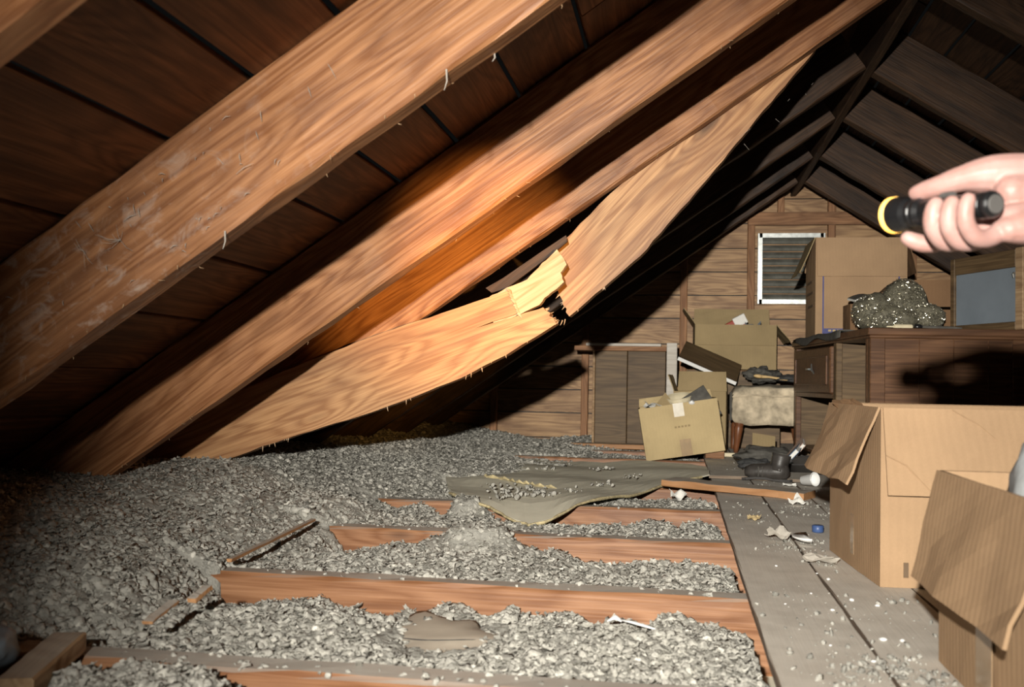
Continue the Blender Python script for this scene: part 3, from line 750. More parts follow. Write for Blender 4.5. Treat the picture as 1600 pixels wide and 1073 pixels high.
# scuffs and a strip of tape along the bottom corner of its left side
o = MB().slab([[(-.2615, y, z) for y in (-.02, .0, .01)] for z in (.03, .07, .12)], (-.001, 0, 0)).build('tape', 'tapegloss', bb)
for x, wdt, h in ((-.215, .010, .03), (-.175, .012, .022)):
    MB().box(x, x + wdt, -.2345, -.2335, .022, .022 + h).build('print_mark', 'inkdark', bb)
# creases pressed into its front flap
fx = MB()
for pts in ([(-.12, -.001), (-.07, -.03), (-.03, -.065), (.02, -.12)], [(-.255, -.095), (-.215, -.115), (-.17, -.165)], [(.03, -.003), (.045, -.08), (.05, -.165)], [(.11, -.02), (.135, -.07), (.15, -.10)]):
    fx.tube([(x, -.2285 - .0065 + z * .12, .366 + z) for x, z in pts], [.0012, .0016, .0016, .0008][:len(pts)], 5)
fx.build('flap_crease', 'card', bb)

# the front carton, cut by the right edge of the picture
W_, D_ = .42, .44; rz = R_(1.0)
c = Vector((.390, 1.615)) + Vector((math.cos(rz), math.sin(rz))) * W_ / 2 - Vector((-math.sin(rz), math.cos(rz))) * D_ / 2
fb = carton('cardboard_box', 'nearest cardboard box, cut off at the bottom right corner, holding pale cloth', W_, D_, .285, (c.x, c.y, ZP + .004), (0, 0, rz), 'card',
       {'left': dict(length=.165, ang=166, curve=-.10, wr=.004, trim=.003), 'front': dict(length=.165, ang=172), 'right': dict(length=.165, ang=130), 'back': dict(length=.15, ang=178)}, seed=11)
o = MB().slab([[(-.2165, y, z) for y in (-.05, -.02, .015)] for z in (.006, .06, .12)], (-.001, 0, 0)).build('tape', 'tapegloss', fb)
pw = MB().blob((0, 0, 0), (.155, .155, .140), 3, .12, 4, 1.6).build('cloth_bundle', 'pillow', None, smooth=True)
place(pw, (.562, 1.36, ZP + .250), (.1, .05, .3)); tag(pw, 'pale blue grey cloth bundle inside the nearest box', 'cloth')

# ------------------------------------------------------------------ dresser at the right
rz = R_(5.0); DL, DW, DH = 1.58, .64, .655
dr = tag(empty('dresser', (.786, 4.40, ZP + .004), (0, 0, rz)), 'dark wooden dresser with an open compartment, boxes piled on top', 'dresser')
def dbox(name, x0, x1, y0, y1, z0, z1, mat='dark', parent=None, bev=.003): return MB().box(x0, x1, y0, y1, z0, z1).build(name, mat, parent or dr, bevel=bev)
dbox('top', -.012, DW + .012, -.014, DL + .01, DH - .03, DH)
dbox('moulding', -.004, DW, -.006, DL, DH - .042, DH - .03)
dbox('end_panel', .06, DW - .05, .008, .024, .06, DH - .042, 'dark')
dbox('end_post', .0, .062, .0, .045, 0, DH - .042); dbox('end_post', DW - .062, DW, .0, .045, 0, DH - .042)
dbox('end_rail', .062, DW - .062, .004, .03, .05, .10); 
for xx_ in (.20, .34, .48): dbox('panel_batten', xx_, xx_ + .004, .005, .009, .10, DH - .045)
dbox('back_panel', DW - .02, DW, .045, DL, .05, DH - .042)
dbox('far_panel', .0, DW - .02, DL - .025, DL, 0, DH - .042, 'darkpanel')
dbox('divider', .012, DW - .02, .60, .625, .05, DH - .042, 'darkpanel'); dbox('shelf', .012, DW - .02, .045, .60, .30, .32); dbox('bottom', .01, DW - .02, .045, DL - .025, .05, .07)
dbox('face_post', .0, .03, .045, .075, .05, DH - .042); dbox('face_post', .0, .03, .585, .64, 0, DH - .042, 'darkpanel'); dbox('face_post', 0, .03, DL - .06, DL, 0, DH - .042)
dbox('face_rail', .0, .03, .64, DL - .06, .345, .37)
drw = dbox('drawer', -.012, .02, .66, DL - .05, .37, DH - .055, 'dark', bev=.006)
for (a, b_, c0, d0) in ((.72, DL - .11, .41, .418), (.72, DL - .11, DH - .105, DH - .097), (.72, .73, .41, DH - .097), (DL - .12, DL - .11, .41, DH - .097)):
    dbox('raised_frame', -.018, -.010, a, b_, c0, d0, 'dark', drw, .002)
hd_ = MB().tube([(-.014, 1.03, .49), (-.035, 1.035, .492), (-.035, 1.085, .492), (-.014, 1.09, .49)], .005, 6); hd_.build('handle', 'metal', drw)
MB().tube([(-.012, 1.0, .468), (-.02, 1.03, .49), (-.016, 1.05, .52)], [.004, .006, .003], 6).build('handle_plate', 'metal', drw)
DT = ZP + .004 + DH   # dresser top
def ondresser(t, x): # t along its length, x across -> world
    return (.786 + math.cos(rz_d) * x - math.sin(rz_d) * t, 4.40 + math.sin(rz_d) * x + math.cos(rz_d) * t)
rz_d = rz
# dark cloth over the far half of the top
P = []
r = random.Random(4)
for i in range(13):
    row = []
    for j in range(12):
        t = .42 + i / 12 * 1.08; x = -.045 + j / 11 * .35
        zz_ = .004 + .004 * math.sin(i * 1.3 + j) + r.uniform(0, .003)
        if j == 0: zz_ -= .028 + .012 * math.sin(i * .9); x = -.024
        elif j == 1: x = -.022
        row.append((x, t, zz_ + .003))
    P.append(row)
o = MB().slab(P, (.002, 0, -.004)).build('dust_cloth', 'cloth', None, smooth=True); place(o, (.786, 4.40, DT + .002), (0, 0, rz_d)); tag(o, 'dark dusty cloth lying along the left edge of the dresser top', 'cloth')

x, y = ondresser(1.22, .245)
cb = carton('cardboard_box', 'tall cardboard box with a blue printed border standing on the dresser', .46, .36, .52, (x, y, DT + .010), (0, 0, R_(1.0)), 'card',
       {'front': dict(length=.205, ang=177, wr=.002), 'left': dict(length=.20, ang=158, curve=-.1, mat='cardback'), 'right': dict(length=.19, ang=165, mat='carddark'), 'back': dict(length=.18, ang=140)}, seed=21)
for (a, b_, c0, d0) in ((-.195, -.188, .012, .335), (-.19, .19, .012, .020), (.185, .192, .012, .335), (-.188, .185, .02, .042)):
    MB().box(a, b_, -.1865, -.1855, c0, d0).build('blue_print', 'ink', cb)
for i in range(9): MB().box(-.165 + i * .022, -.150 + i * .022, -.1875, -.1865, .026, .036).build('print_mark', 'cardpale', cb)
for i, (y0, y1, z0) in enumerate(((-.13, .10, .23), (-.13, .05, .16), (-.10, .08, .29))): MB().box(-.2365, -.2355, y0, y1, z0, z0 + .012).build('print_mark', 'inkdark', cb)

x, y = ondresser(.66, .12)
sb = carton('cardboard_box', 'small dark brown box on the dresser with a folded booklet on it', .17, .15, .135, (x + .03, y, DT + .010), (0, 0, R_(4)), 'carddark', {'front': dict(length=.07, ang=-88), 'back': dict(length=.07, ang=-88), 'left': dict(length=.08, ang=-91), 'right': dict(length=.08, ang=-91)}, seed=31)
P = [[(-.075 + .15 * i / 6, -.05 + .10 * j / 4, .012 + .022 * math.sin(math.pi * i / 6) + .004 * j) for j in range(5)] for i in range(7)]
bk = tag(empty('booklet', (x + .04, y, DT + .156), (0, 0, .2)), 'folded pale booklet lying on the small dark box', 'booklet')
MB().slab(P, (0, 0, -.004)).build('cover', 'cloth', bk); MB().slab([[(p[0] - .004, p[1] - .006, p[2] - .0045) for p in row] for row in P], (0, 0, -.008)).build('pages', 'paper', bk)

# bundle of tinsel in netting
x, y = ondresser(.30, .20)
tb = tag(empty('tinsel_bundle', (x, y, DT)), 'glittering bundle of tangled tinsel on the dresser', 'tinsel')
core = MB(); lob = [((-.10, 0, .085), (.095, .09, .082)), ((.03, .02, .12), (.095, .09, .115)), ((.11, 0, .065), (.085, .08, .062)), ((-.03, -.02, .06), (.12, .09, .058))]
for i, (c_, q) in enumerate(lob): core.blob(c_, q, i + 2, .22, 3)
core.build('core', 'tincore', tb, smooth=True)
r = random.Random(12); mb = MB()
for i in range(3600):
    c_, q = r.choice(lob); v = Vector((r.gauss(0, 1), r.gauss(0, 1) - .5, r.gauss(0, 1) + .2)).normalized()
    p = Vector(c_) + Vector((v.x * q[0], v.y * q[1], v.z * q[2])) * r.uniform(.98, 1.07)
    if p.z < .003: p.z = .004
    t1 = v.orthogonal().normalized(); t2 = v.cross(t1); rr = r.uniform(.003, .008); a0 = r.uniform(0, 6.28)
    pts = [p + (t1 * math.cos(a0 + k * 1.3) + t2 * math.sin(a0 + k * 1.3)) * rr + v * (.003 * math.sin(k * 2.1 + a0)) for k in range(4)]
    mb.tube(pts, .0011, 3, cap=False)
o = mb.build('tinsel', 'tinsel', tb, fix=False); o['kind'] = 'stuff'

# two dark cartons stacked
x, y = ondresser(.62, .44)
c1 = carton('cardboard_box', 'lower of two dark brown cartons stacked behind the tinsel', .30, .24, .115, (x + .0, y, DT + .002), (0, 0, R_(3)), 'carddark', {'front': dict(length=.11, ang=-90), 'back': dict(length=.11, ang=-90.5)}, seed=41)
c2 = carton('cardboard_box', 'upper of two dark brown cartons stacked behind the tinsel', .31, .25, .125, (x - .005, y - .01, DT + .129), (0, 0, R_(-2)), 'carddark', {'front': dict(length=.115, ang=-90), 'back': dict(length=.115, ang=-90.5), 'left': dict(length=.08, ang=130)}, seed=42)
# cream tube, black-handled tool
x, y = ondresser(.10, .22)
o = tag(empty('glue_tube', (x - .09, y, DT + .012), (0, R_(90), R_(6))), 'small cream tube with a pointed nozzle on the dresser edge', 'tube')
MB().lathe([(.0105, .0), (.0115, .004), (.0115, .07), (.010, .075)], 14).build('body', 'cream', o, smooth=True); MB().lathe([(.010, -.001), (.004, -.006), (.003, -.03), (.0012, -.034)], 12).build('nozzle', 'cream', o)
o = tag(empty('hand_tool', (x - .005, y, DT + .012), (0, R_(90), R_(3))), 'black tool with a shiny round head beside the cream tube', 'tool')
MB().lathe([(.006, -.004), (.0115, .0), (.0125, .010), (.0105, .022), (.007, .028)], 14).build('head', 'black', o, smooth=True)
MB().tube([(0, 0, .025), (.002, .0, .08), (.003, .002, .14), (.004, 0, .19)], [.007, .009, .010, .006], 8, .8).build('grip', 'cloth', o)
# framed blue-grey panel standing on the dresser
p1, p2 = Vector((1.245, 4.86)), Vector((1.395, 4.50)); d = (p2 - p1); L = d.length; az = math.atan2(d.y, d.x)
fp = tag(empty('framed_panel', (p1.x, p1.y, DT + .003), (R_(0), 0, az)), 'old wooden frame with a blue grey panel standing on the dresser', 'frame')
dbox('top_rail', 0, L, -.012, .012, .265, .34, 'darkpanel', fp); dbox('bottom_rail', 0, L, -.012, .012, 0, .035, 'darkpanel', fp)
dbox('stile', -.03, 0, -.012, .012, 0, .34, 'darkpanel', fp); dbox('stile', L - .001, L + .045, -.013, .013, 0, .345, 'lightwood', fp); dbox('panel', 0, L, -.002, .004, .035, .265, 'mirror', fp, .0005)
MB().tube([(L - .002, -.015, .24), (L - .002, -.022, .235), (L - .004, -.016, .22)], .005, 6).build('catch', 'metal', fp)
# old board with cream paint leaning at the right edge
ob = tag(empty('leaning_board', (1.385, 4.33, ZP + .004), (R_(-1.0), R_(1.2), 0)), 'tall pale wooden board with worn edges beside the dresser at the right edge', 'board')
r = random.Random(9)
def ragged(w0, h0, seed):
    q = random.Random(seed); P = []
    for i in range(26):
        z = h0 * i / 25; row = []
        for j in range(4):
            xx_ = w0 * j / 3
            if j == 3: xx_ += q.uniform(-.008, .003) - (.012 if 12 < i < 20 else 0)
            row.append((xx_, 0, z))
        P.append(row)
    return MB().slab(P, (0, .022, 0))
ragged(.062, .985, 2).build('front_board', 'lightwood', ob)
o = ragged(.11, .96, 5).build('rear_board', 'stud', ob); o.location = (.066, .01, 0)

# ------------------------------------------------------------------ the tipped box in the middle
th_ = R_(9.6); W_, D_, H_ = .425, .34, .285
tc = tag(empty('cardboard_box', (-.178 + math.cos(th_) * W_ / 2, 5.52 + D_ / 2, -.432 + math.sin(th_) * W_ / 2), (0, -th_, R_(2))), 'pale cardboard box tipped to one side, brown tape down its front', 'box')
_t = carton('cardboard_box', 'x', W_, D_, H_, (0, 0, 0), (0, 0, 0), 'cardpale', {'back': dict(length=.05, ang=25)}, seed=51)
for ch in list(_t.children): ch.parent = tc
bpy.data.objects.remove(_t)
MB().box(-.02, .04, -.1765, -.1745, .0, .09).build('tape', 'tape', tc); MB().box(-.028, .028, -.1768, -.1745, .215, .286).build('tape', 'tapeclear', tc)
MB().box(-.028, .028, -.176, -.10, .2845, .2875).build('tape', 'tapeclear', tc)
for i in range(5): MB().box(-.035 + i * .018, -.023 + i * .018, -.1755, -.1748, .155, .165).build('print_mark', 'cardback', tc)
bl = MB().beam(.10, .06, .045, 4, .002).build('wood_block', 'stud'); place(bl, (.145, 5.60, ZP + .004), (0, 0, .1)); tag(bl, 'short dark wood block under the tipped box', 'wood block')
def leaf(name, label, cat, P, th, mat, loc, rot=(0, 0, 0), smooth=False):
    o = MB().slab(P, th).build(name, mat, None, smooth=smooth); place(o, loc, rot); return tag(o, label, cat)
leaf('paper_sheet', 'grey paper sheet with a peaked corner sticking out of the tipped box', 'paper', [[(-.055 + .12 * u, .004 * math.sin(u * 6), -.14 + (.14 + .095 * (1 - abs(u - .45) * 1.7)) * v) for v in (0, .5, 1)] for u in (0, .2, .45, .7, 1)], (0, .002, 0), 'cardback', (-.075, 5.60, -.15), (R_(-12), 0, .1))
o = crumple('wrapping_paper', 'crumpled white wrapping paper in the left of the tipped box', (-.13, 5.62, -.16), (.12, .12), 8, 'paper', curl=.6)
bw = tag(empty('bowl', (.005, 5.66, -.145), (R_(14), R_(-8), 0)), 'cream bowl poking out of the tipped box', 'bowl')
MB().lathe([(.02, 0), (.05, .015), (.068, .045), (.072, .07), (.069, .071), (.062, .045), (.04, .018), (.01, .01)], 24).build('bowl_body', 'cream', bw, smooth=True)
MB().tube([(.072 * math.cos(a * .2618), .072 * math.sin(a * .2618), .070) for a in range(25)], .0028, 6, cap=False).build('rim', 'cream', bw)
o = MB().box(-.085, .085, -.012, .012, -.10, .085).build('dark_book', 'cloth', None, bevel=.003); place(o, (.105, 5.63, -.130), (0, R_(-34), .05)); tag(o, 'dark book lying slanted in the right of the tipped box', 'book')
o = MB().blob((0, 0, 0), (.018, .015, .012), 2, .2, 2).build('paper_wad', 'plastic'); place(o, (.065, 5.515, -.108)); tag(o, 'small white paper wad on the rim of the tipped box', 'paper')
c3 = carton('cardboard_box', 'open olive brown box half hidden behind the tipped box', .30, .30, .36, (.125, 6.07, ZP + .004), (0, 0, R_(-4)), 'cardback', {'left': dict(length=.10, ang=20), 'back': dict(length=.12, ang=10)}, seed=61)

# ------------------------------------------------------------------ upright wooden cabinet side against the gable
cc = tag(empty('cabinet_shell', (-.38, 6.5, ZJ)), 'upright brown wooden cabinet shell with a white topped shelf, before the gable wall', 'cabinet')
def cbx(name, x0, x1, y0, y1, z0, z1, mat, bev=.003):
    return MB().box(x0 + .38, x1 + .38, y0, y1, z0 + .43, z1 + .43).build(name, mat, cc, bevel=bev)
cbx('top_board', -.675, -.085, -.03, .32, .195, .225, 'stud'); cbx('white_cap', -.60, -.12, -.025, .10, .2252, .243, 'paintwood')
cbx('panel_plank', -.540, -.535 + .20, .01, .03, -.40, .195, 'darkpanel'); cbx('panel_plank', -.332, -.09, .012, .032, -.40, .195, 'darkpanel'); cbx('edge_strip', -.556, -.541, .0, .32, -.40, .195, 'lightwood')
cbx('base_board', -.69, -.10, -.10, .32, -.43, -.40, 'stick')
o = MB().box(-.084, -.018, 6.44, 6.475, -.425, .248).build('white_post', 'paintwood', None, bevel=.004); tag(o, 'upright white painted post beside the cabinet shell', 'post')

# ------------------------------------------------------------------ back boxes and slab
cr = tag(empty('wooden_crate', (.34, 6.82, ZP + .004)), 'brown wooden crate under the far open box by the gable', 'crate')
for i in range(3): MB().box(-.29, .29, -.235, -.215, .005 + i * .165, .16 + i * .165).build('slat', 'darkpanel', cr)
MB().box(-.29, .29, -.213, .23, 0, .496).build('body', 'carddark', cr)
carton('cardboard_box', 'far open cardboard box with a red and white packet in it, near the gable', .52, .36, .29, (.35, 6.86, ZP + .506), (0, 0, R_(1.5)), 'cardback',
       {'front': dict(length=.135, ang=175), 'back': dict(length=.13, ang=12, wr=.004), 'left': dict(length=.13, ang=35), 'right': dict(length=.14, ang=140)}, seed=71)
o = tag(empty('packet', (.36, 6.78, .375), (R_(10), R_(-28), 0)), 'red and white packet sticking out of the far open box', 'packet')
MB().box(-.07, .07, -.008, .012, -.06, .045).build('wrapper', 'red', o, bevel=.004); MB().box(.0, .085, -.012, .014, -.01, .055).build('label', 'paper', o, bevel=.003)
o = crumple('blue_wrapper', 'crumpled blue grey wrapper beside the red packet', (.47, 6.78, .36), (.10, .08), 5, 'mirror', curl=.6)
c4 = carton('cardboard_box', 'brown carton under the slanting dark slab', .30, .24, .38, (.130, 6.39, ZP + .004), (0, 0, R_(1)), 'carddark', {'front': dict(length=.11, ang=-90), 'back': dict(length=.11, ang=-90.5)}, seed=72)
sb_ = tag(empty('dark_slab', (.0, 6.24, .150), (R_(20), R_(23.0), 0)), 'slanting dark slab with a white front edge resting on the stool', 'board')
MB().box(-.01, .37, .006, .36, -.018, .0).build('slab_body', 'darkpanel', sb_); MB().box(-.01, .37, 0, .006, -.020, .001).build('white_edge', 'plastic', sb_)

# ------------------------------------------------------------------ upholstered stool
st = tag(empty('footstool', (.53, 6.30, ZP + .004)), 'stained upholstered footstool on turned wooden legs, junk on its seat', 'stool')
P = MB(); 
bm_ = bmesh.new(); bmesh.ops.create_cube(bm_, size=1); bmesh.ops.subdivide_edges(bm_, edges=list(bm_.edges), cuts=7, use_grid_fill=True)
from mathutils import noise as mn
for v in bm_.verts:
    q = v.co.copy(); x, y, z = q.x * .44, q.y * .42, q.z * .235
    k = 1 - .10 * (abs(q.x) * 2) ** 6 * (abs(q.z) * 2) ** 6; nn_ = mn.noise(q * 5 + Vector((3, 1, 2)))
    z = z - (.028 if q.z > .3 else 0) * ((abs(q.x) * 2) ** 3 + (abs(q.y) * 2) ** 3) * .5 + .012 * nn_
    v.co = Vector((x * k + .010 * nn_, y * k + .008 * mn.noise(q * 7), z + .285))
me = bpy.data.meshes.new('seat_cushion'); bm_.to_mesh(me); bm_.free(); me.polygons.foreach_set('use_smooth', [True] * len(me.polygons)); link('seat_cushion', me, 'uphol', st)
for x in (-.185, .185):
    for y in (-.17, .17):
        o = MB().lathe([(.010, 0), (.013, .004), (.016, .03), (.022, .09), (.027, .15), (.024, .16), (.030, .175), (.030, .18)], 14).build('leg', 'leg', st, smooth=True)
        o.location = (x, y, 0); o.rotation_euler = (R_(5) * (1 if y < 0 else -1), R_(6) * (1 if x > 0 else -1) * -1, 0)
        o.location.x += .012 * (1 if x > 0 else -1)
MB().tube([(-.222, -.218, .33), (-.1, -.221, .345), (.05, -.22, .338), (.2, -.218, .345)], .006, 6).build('piping', 'uphol', st)
MB().box(-.235, -.223, -.21, -.16, .19, .36).build('torn_corner', 'cloth', st, bevel=.004)
o = MB().blob((0, 0, 0), (.095, .08, .045), 8, .45, 4, 2.2).build('rag', 'cloth', None, smooth=True); place(o, (.49, 6.27, .055), (.1, 0, .3)); tag(o, 'dark crumpled rag on the footstool', 'rag')
o = MB().blob((0, 0, 0), (.10, .09, .022), 9, .35, 4, 2.2).build('grey_felt', 'gap', None, smooth=True); place(o, (.66, 6.20, .035), (0, 0, .1)); tag(o, 'flat grey felt scrap at the right of the footstool seat', 'felt')
o = tag(empty('wooden_spoon', (.46, 6.13, .045), (0, R_(6), R_(4))), 'pale wooden spoon lying on the footstool', 'spoon')
MB().blob((0, 0, 0), (.028, .018, .012), 1, .05, 3).build('spoon_bowl', 'spoon', o, smooth=True); MB().tube([(.02, 0, 0), (.06, .002, .003), (.13, .0, 0), (.17, 0, 0)], [.010, .007, .0075, .008], 8).build('handle', 'spoon', o, smooth=True)

# ------------------------------------------------------------------ fallen sheet of wallboard over the joists
front = [(-.86, 3.74), (-.80, 3.56), (-.70, 3.43), (-.60, 3.33), (-.53, 3.22), (-.46, 3.15), (-.40, 3.22), (-.33, 3.40), (-.24, 3.62), (-.15, 3.88), (-.07, 4.12), (.02, 4.30), (.13, 4.5)]
backe = [(-1.02, 4.35), (-1.02, 4.55), (-.98, 4.8), (-1.0, 5.0), (-.88, 5.12), (-.75, 5.2), (-.62, 5.12), (-.5, 5.25), (-.38, 5.18), (-.22, 5.28), (-.05, 5.22), (.06, 5.25), (.16, 5.15)]
r = random.Random(17); P = []; Mx = 16
for i in range(len(front) * 3 - 2):
    a = i / 3; i0 = min(int(a), len(front) - 2); f_ = a - i0
    A0 = Vector(front[i0]).lerp(Vector(front[i0 + 1]), f_); B0 = Vector(backe[i0]).lerp(Vector(backe[i0 + 1]), f_)
    jx, jy = r.uniform(-.006, .006), r.uniform(-.006, .006); row = []
    for j in range(Mx + 1):
        t = j / Mx; p = A0.lerp(B0, t); e = max(0, 1 - t * 5)
        droop = -.030 * max(0, (3.44 - p.y) / .28) ** 1.3 if p.y < 3.44 else 0
        z = ZJ + .012 + droop + .006 * math.sin(p.x * 9 + p.y * 3) + .004 * math.sin(p.y * 11) + .022 * max(0, (p.x + .15) / .4) * max(0, 1 - t)
        row.append((p.x + jx * e, p.y + jy * e, z + r.uniform(-.0012, .0012) + .012 * math.exp(-((p.x + .8) / .1) ** 2 - ((p.y - 4.1) / .25) ** 2)))
    P.append(row)
fs = tag(empty('fallen_wallboard', (-.4, 4.2, ZJ)), 'fallen grey green sheet with a curled torn front edge lying over the joists', 'wallboard')
o = MB().slab(P, (0, 0, -.006)).build('sheet', 'sheet', fs); o.location = (.4, -4.2, -ZJ)
mb = MB()
edge = [Vector(row[0]) for row in P]
mb.tube([p + Vector((r.uniform(-.003, .003), -.004 - r.random() * .004, -.003 - r.random() * .002)) for p in edge[2:-1]], [r.uniform(.0035, .0062) for _ in edge[2:-1]], 6)
o = mb.build('torn_edge', 'sheetedge', fs); o.location = (.4, -4.2, -ZJ)
mb = MB()   # jagged crack running back from the left
pp = Vector((-.80, 4.15, ZJ + .022))
for i in range(9):
    q = pp + Vector((.035 + r.uniform(-.02, .03), r.uniform(-.02, .03) - .04, -.001)); mb.tube([pp, (pp + q) / 2 + Vector((0, 0, .006)), q], [.004, .007, .003], 4); pp = q
o = mb.build('cracked_ridge', 'sheetedge', fs); o.location = (.4, -4.2, -ZJ)
lc = np.array([[-.62, 3.62], [-.55, 3.55], [-.52, 3.70], [-.60, 3.48], [-.48, 3.60], [-.40, 3.75], [-.7, 3.8], [-.58, 3.75], [-.3, 4.0], [-.2, 4.4], [-.6, 4.6], [-.35, 4.7]])
lx = np.concatenate([rng.normal(c_[0], .03, 14) for c_ in lc]); ly = np.concatenate([rng.normal(c_[1], .05, 14) for c_ in lc]); lr = .003 + .008 * rng.random(len(lx)) ** 2
Vn, Fn = lumps(lx, ly, ZJ + .020 + lr * .3, lr, .5, .4)
o = np_mesh('sheet_crumbs', Vn, Fn, 'insul', np.repeat(np.clip(rng.normal(.85, .15, len(lx)), .6, 1.8), len(IV))); tag(o, 'crumbs of insulation on the fallen sheet', 'insulation', kind='stuff')

# loose board across the planks
d = Vector((.44 + .065, 3.72 - 3.96)); L = d.length
o = MB().beam(L, .13, .026, 12, .0015).build('loose_board', 'stick'); place(o, (-.065, 3.95, ZP + .012), (0, R_(.9), math.atan2(d.y, d.x))); tag(o, 'loose orange brown board lying across the planks to the fallen sheet', 'board')
# a second, darker board behind it
o = MB().beam(.42, .34, .012, 6, .0015).build('loose_board', 'plank'); place(o, (.13, 4.42, ZP + .006), (0, 0, R_(-8))); tag(o, 'flat dusty grey board behind the loose orange one', 'board')

# ------------------------------------------------------------------ junk on the floor by the dresser
bt = tag(empty('boot', (.285, 4.42, ZP + .042), (R_(86), 0, R_(-4))), 'black leather boot standing on the planks in front of the rags', 'boot')
MB().tube([(-.004, 0, .03), (.02, 0, .034), (.06, 0, .036), (.10, 0, .042), (.135, .004, .046), (.16, .006, .044), (.175, .008, .042)], [.018, .030, .034, .036, .042, .040, .020], 14, .95).build('upper', 'leather', bt, smooth=True)
MB().tube([(.13, .005, .046), (.137, .035, .046), (.143, .060, .046), (.146, .075, .046)], [.040, .037, .038, .040], 14).build('shaft', 'leather', bt, smooth=True)
MB().slab([[(x, -.036 + .004 * math.sin(x * 30), .036 + s_ * w_) for s_ in (-1, 0, 1)] for x, w_ in ((-.018, .012), (0, .026), (.04, .034), (.08, .028), (.11, .026), (.15, .034), (.178, .026), (.19, .010))], (0, .010, 0)).build('sole', 'sole', bt)
for k_ in range(4): MB().tube([(.05 + k_ * .016, .02, .062), (.052 + k_ * .016, 0, .070), (.05 + k_ * .016, -.02, .062)], .0025, 5).build('lace', 'cloth', bt)
bs_ = tag(empty('basin', (.60, 4.83, ZP + .006), (R_(4), R_(-6), 0)), 'dark enamel basin full of odds and ends against the dresser', 'basin')
MB().lathe([(.07, 0), (.085, .004), (.118, .055), (.125, .058), (.123, .063), (.112, .060), (.08, .012), (.02, .010)], 28).build('bowl', 'basin', bs_, smooth=True)
MB().tube([(.124 * math.cos(a * .2618), .124 * math.sin(a * .2618), .061) for a in range(25)], .004, 6, cap=False).build('rim', 'sole', bs_)
def book(label, loc, rot, w_, d_, h_, mat):
    e = tag(empty('book', loc, rot), label, 'book')
    MB().box(0, w_, 0, d_, 0, .003).build('cover', mat, e); MB().box(0, w_, 0, d_, h_ - .003, h_).build('cover', mat, e); MB().box(0, .003, 0, d_, 0, h_).build('spine', mat, e)
    MB().box(.003, w_ - .004, .003, d_ - .003, .003, h_ - .003).build('pages', 'paper', e); return e
book('faded blue book leaning on the basin by the dresser', (.485, 4.93, ZP + .01), (R_(10), R_(-48), R_(-20)), .12, .15, .022, 'blue')
book('faded pink book leaning beside the blue one', (.53, 5.02, ZP + .03), (R_(14), R_(-52), R_(-16)), .12, .15, .018, 'pink')
o = tag(empty('tin_can', (.63, 4.88, ZP + .035), (R_(70), 0, R_(20))), 'dull red tin lying in the basin', 'tin')
MB().lathe([(.032, 0), (.034, .003), (.034, .085), (.032, .088)], 18).build('body', 'red', o, smooth=True); MB().lathe([(.0345, .083), (.0355, .085), (.0345, .09)], 18).build('rim', 'metal', o)
o = MB().blob((0, 0, 0), (.16, .14, .05), 14, .4, 4, 1.9).build('dark_rag', 'cloth', None, smooth=True); place(o, (.46, 5.35, ZP + .04), (0, 0, .2)); tag(o, 'dark dusty rag heap on the floor under the footstool', 'rag')
o = MB().blob((0, 0, 0), (.075, .08, .028), 15, .4, 4, 2.1).build('grey_rag', 'gap', None, smooth=True); place(o, (.36, 4.98, ZP + .026), (0, 0, 1)); tag(o, 'blackish rag heap between the boot and the books', 'rag')
leaf('card_piece', 'grey brown card propped against the footstool leg', 'card', [[(.13 * u, 0, .15 * v) for v in (0, .5, 1)] for u in (0, .5, 1)], (0, .003, 0), 'cardback', (.40, 5.72, ZP + .006), (R_(-25), R_(8), .2))
leaf('bent_card', 'curved cream card strip on the floor below the footstool', 'card', [[(.17 * u, .05 * v, .004 + .055 * u * u) for v in (0, .5, 1)] for u in (0, .25, .5, .75, 1)], (0, 0, -.003), 'cream', (.36, 5.30, ZP + .012), (0, 0, .35))
o = MB().box(0, .07, 0, .035, 0, .022).build('cream_block', 'cream', None, bevel=.003); place(o, (.24, 5.72, ZP + .006), (0, 0, .12)); tag(o, 'small cream block on the planks right of the tipped box', 'block')
o = tag(empty('plastic_cup', (.50, 4.25, ZP + .026), (R_(80), R_(20), R_(40))), 'white plastic cup lying by the big box', 'cup')
MB().lathe([(.018, 0), (.020, .002), (.027, .06), (.0285, .062), (.0265, .063), (.018, .004)], 18).build('cup_body', 'plastic', o, smooth=True); MB().tube([(.0278 * math.cos(a * .2618), .0278 * math.sin(a * .2618), .062) for a in range(25)], .0015, 5, cap=False).build('rim', 'plastic', o)
crumple('paper_scrap', 'white paper scrap in front of the loose board', (-.0, 3.80, ZJ - .008), (.06, .05), 23, 'paper', curl=.8)
crumple('paper_scrap', 'small white scrap beside the white plastic cup', (.44, 4.18, ZP + .005), (.05, .03), 24, 'paper', curl=.4)
# white shard and blue cap at the corner of the big box
P = [[(.065 * math.cos(a) * k_ , .05 * math.sin(a) * k_, .014 * k_ * k_) for k_ in (.15, .6, 1)] for a in [math.pi * .1 * q for q in range(2, 12)]]
leaf('plate_shard', 'white broken plate piece by the corner of the big box', 'plate', P, (0, 0, .004), 'plastic', (.345, 2.72, ZP + .006), (0, 0, 1.2), True)
o = MB().lathe([(.014, 0), (.016, .002), (.016, .018), (.013, .020)], 14).build('bottle_cap', 'bluedark', None, smooth=True); place(o, (.385, 2.92, ZP + .005)); tag(o, 'dark blue bottle cap behind the broken plate piece', 'cap')
crumple('paper_scrap', 'torn grey paper lying along the plank gap by the big box', (.325, 2.42, ZP + .005), (.075, .04), 31, 'greypaper', rz=-.5, curl=.35)
crumple('paper_scrap', 'curled brown grey paper strip on the nearest plank', (.262, 2.74, ZP + .005), (.06, .03), 32, 'greypaper', rz=.3, curl=.7)
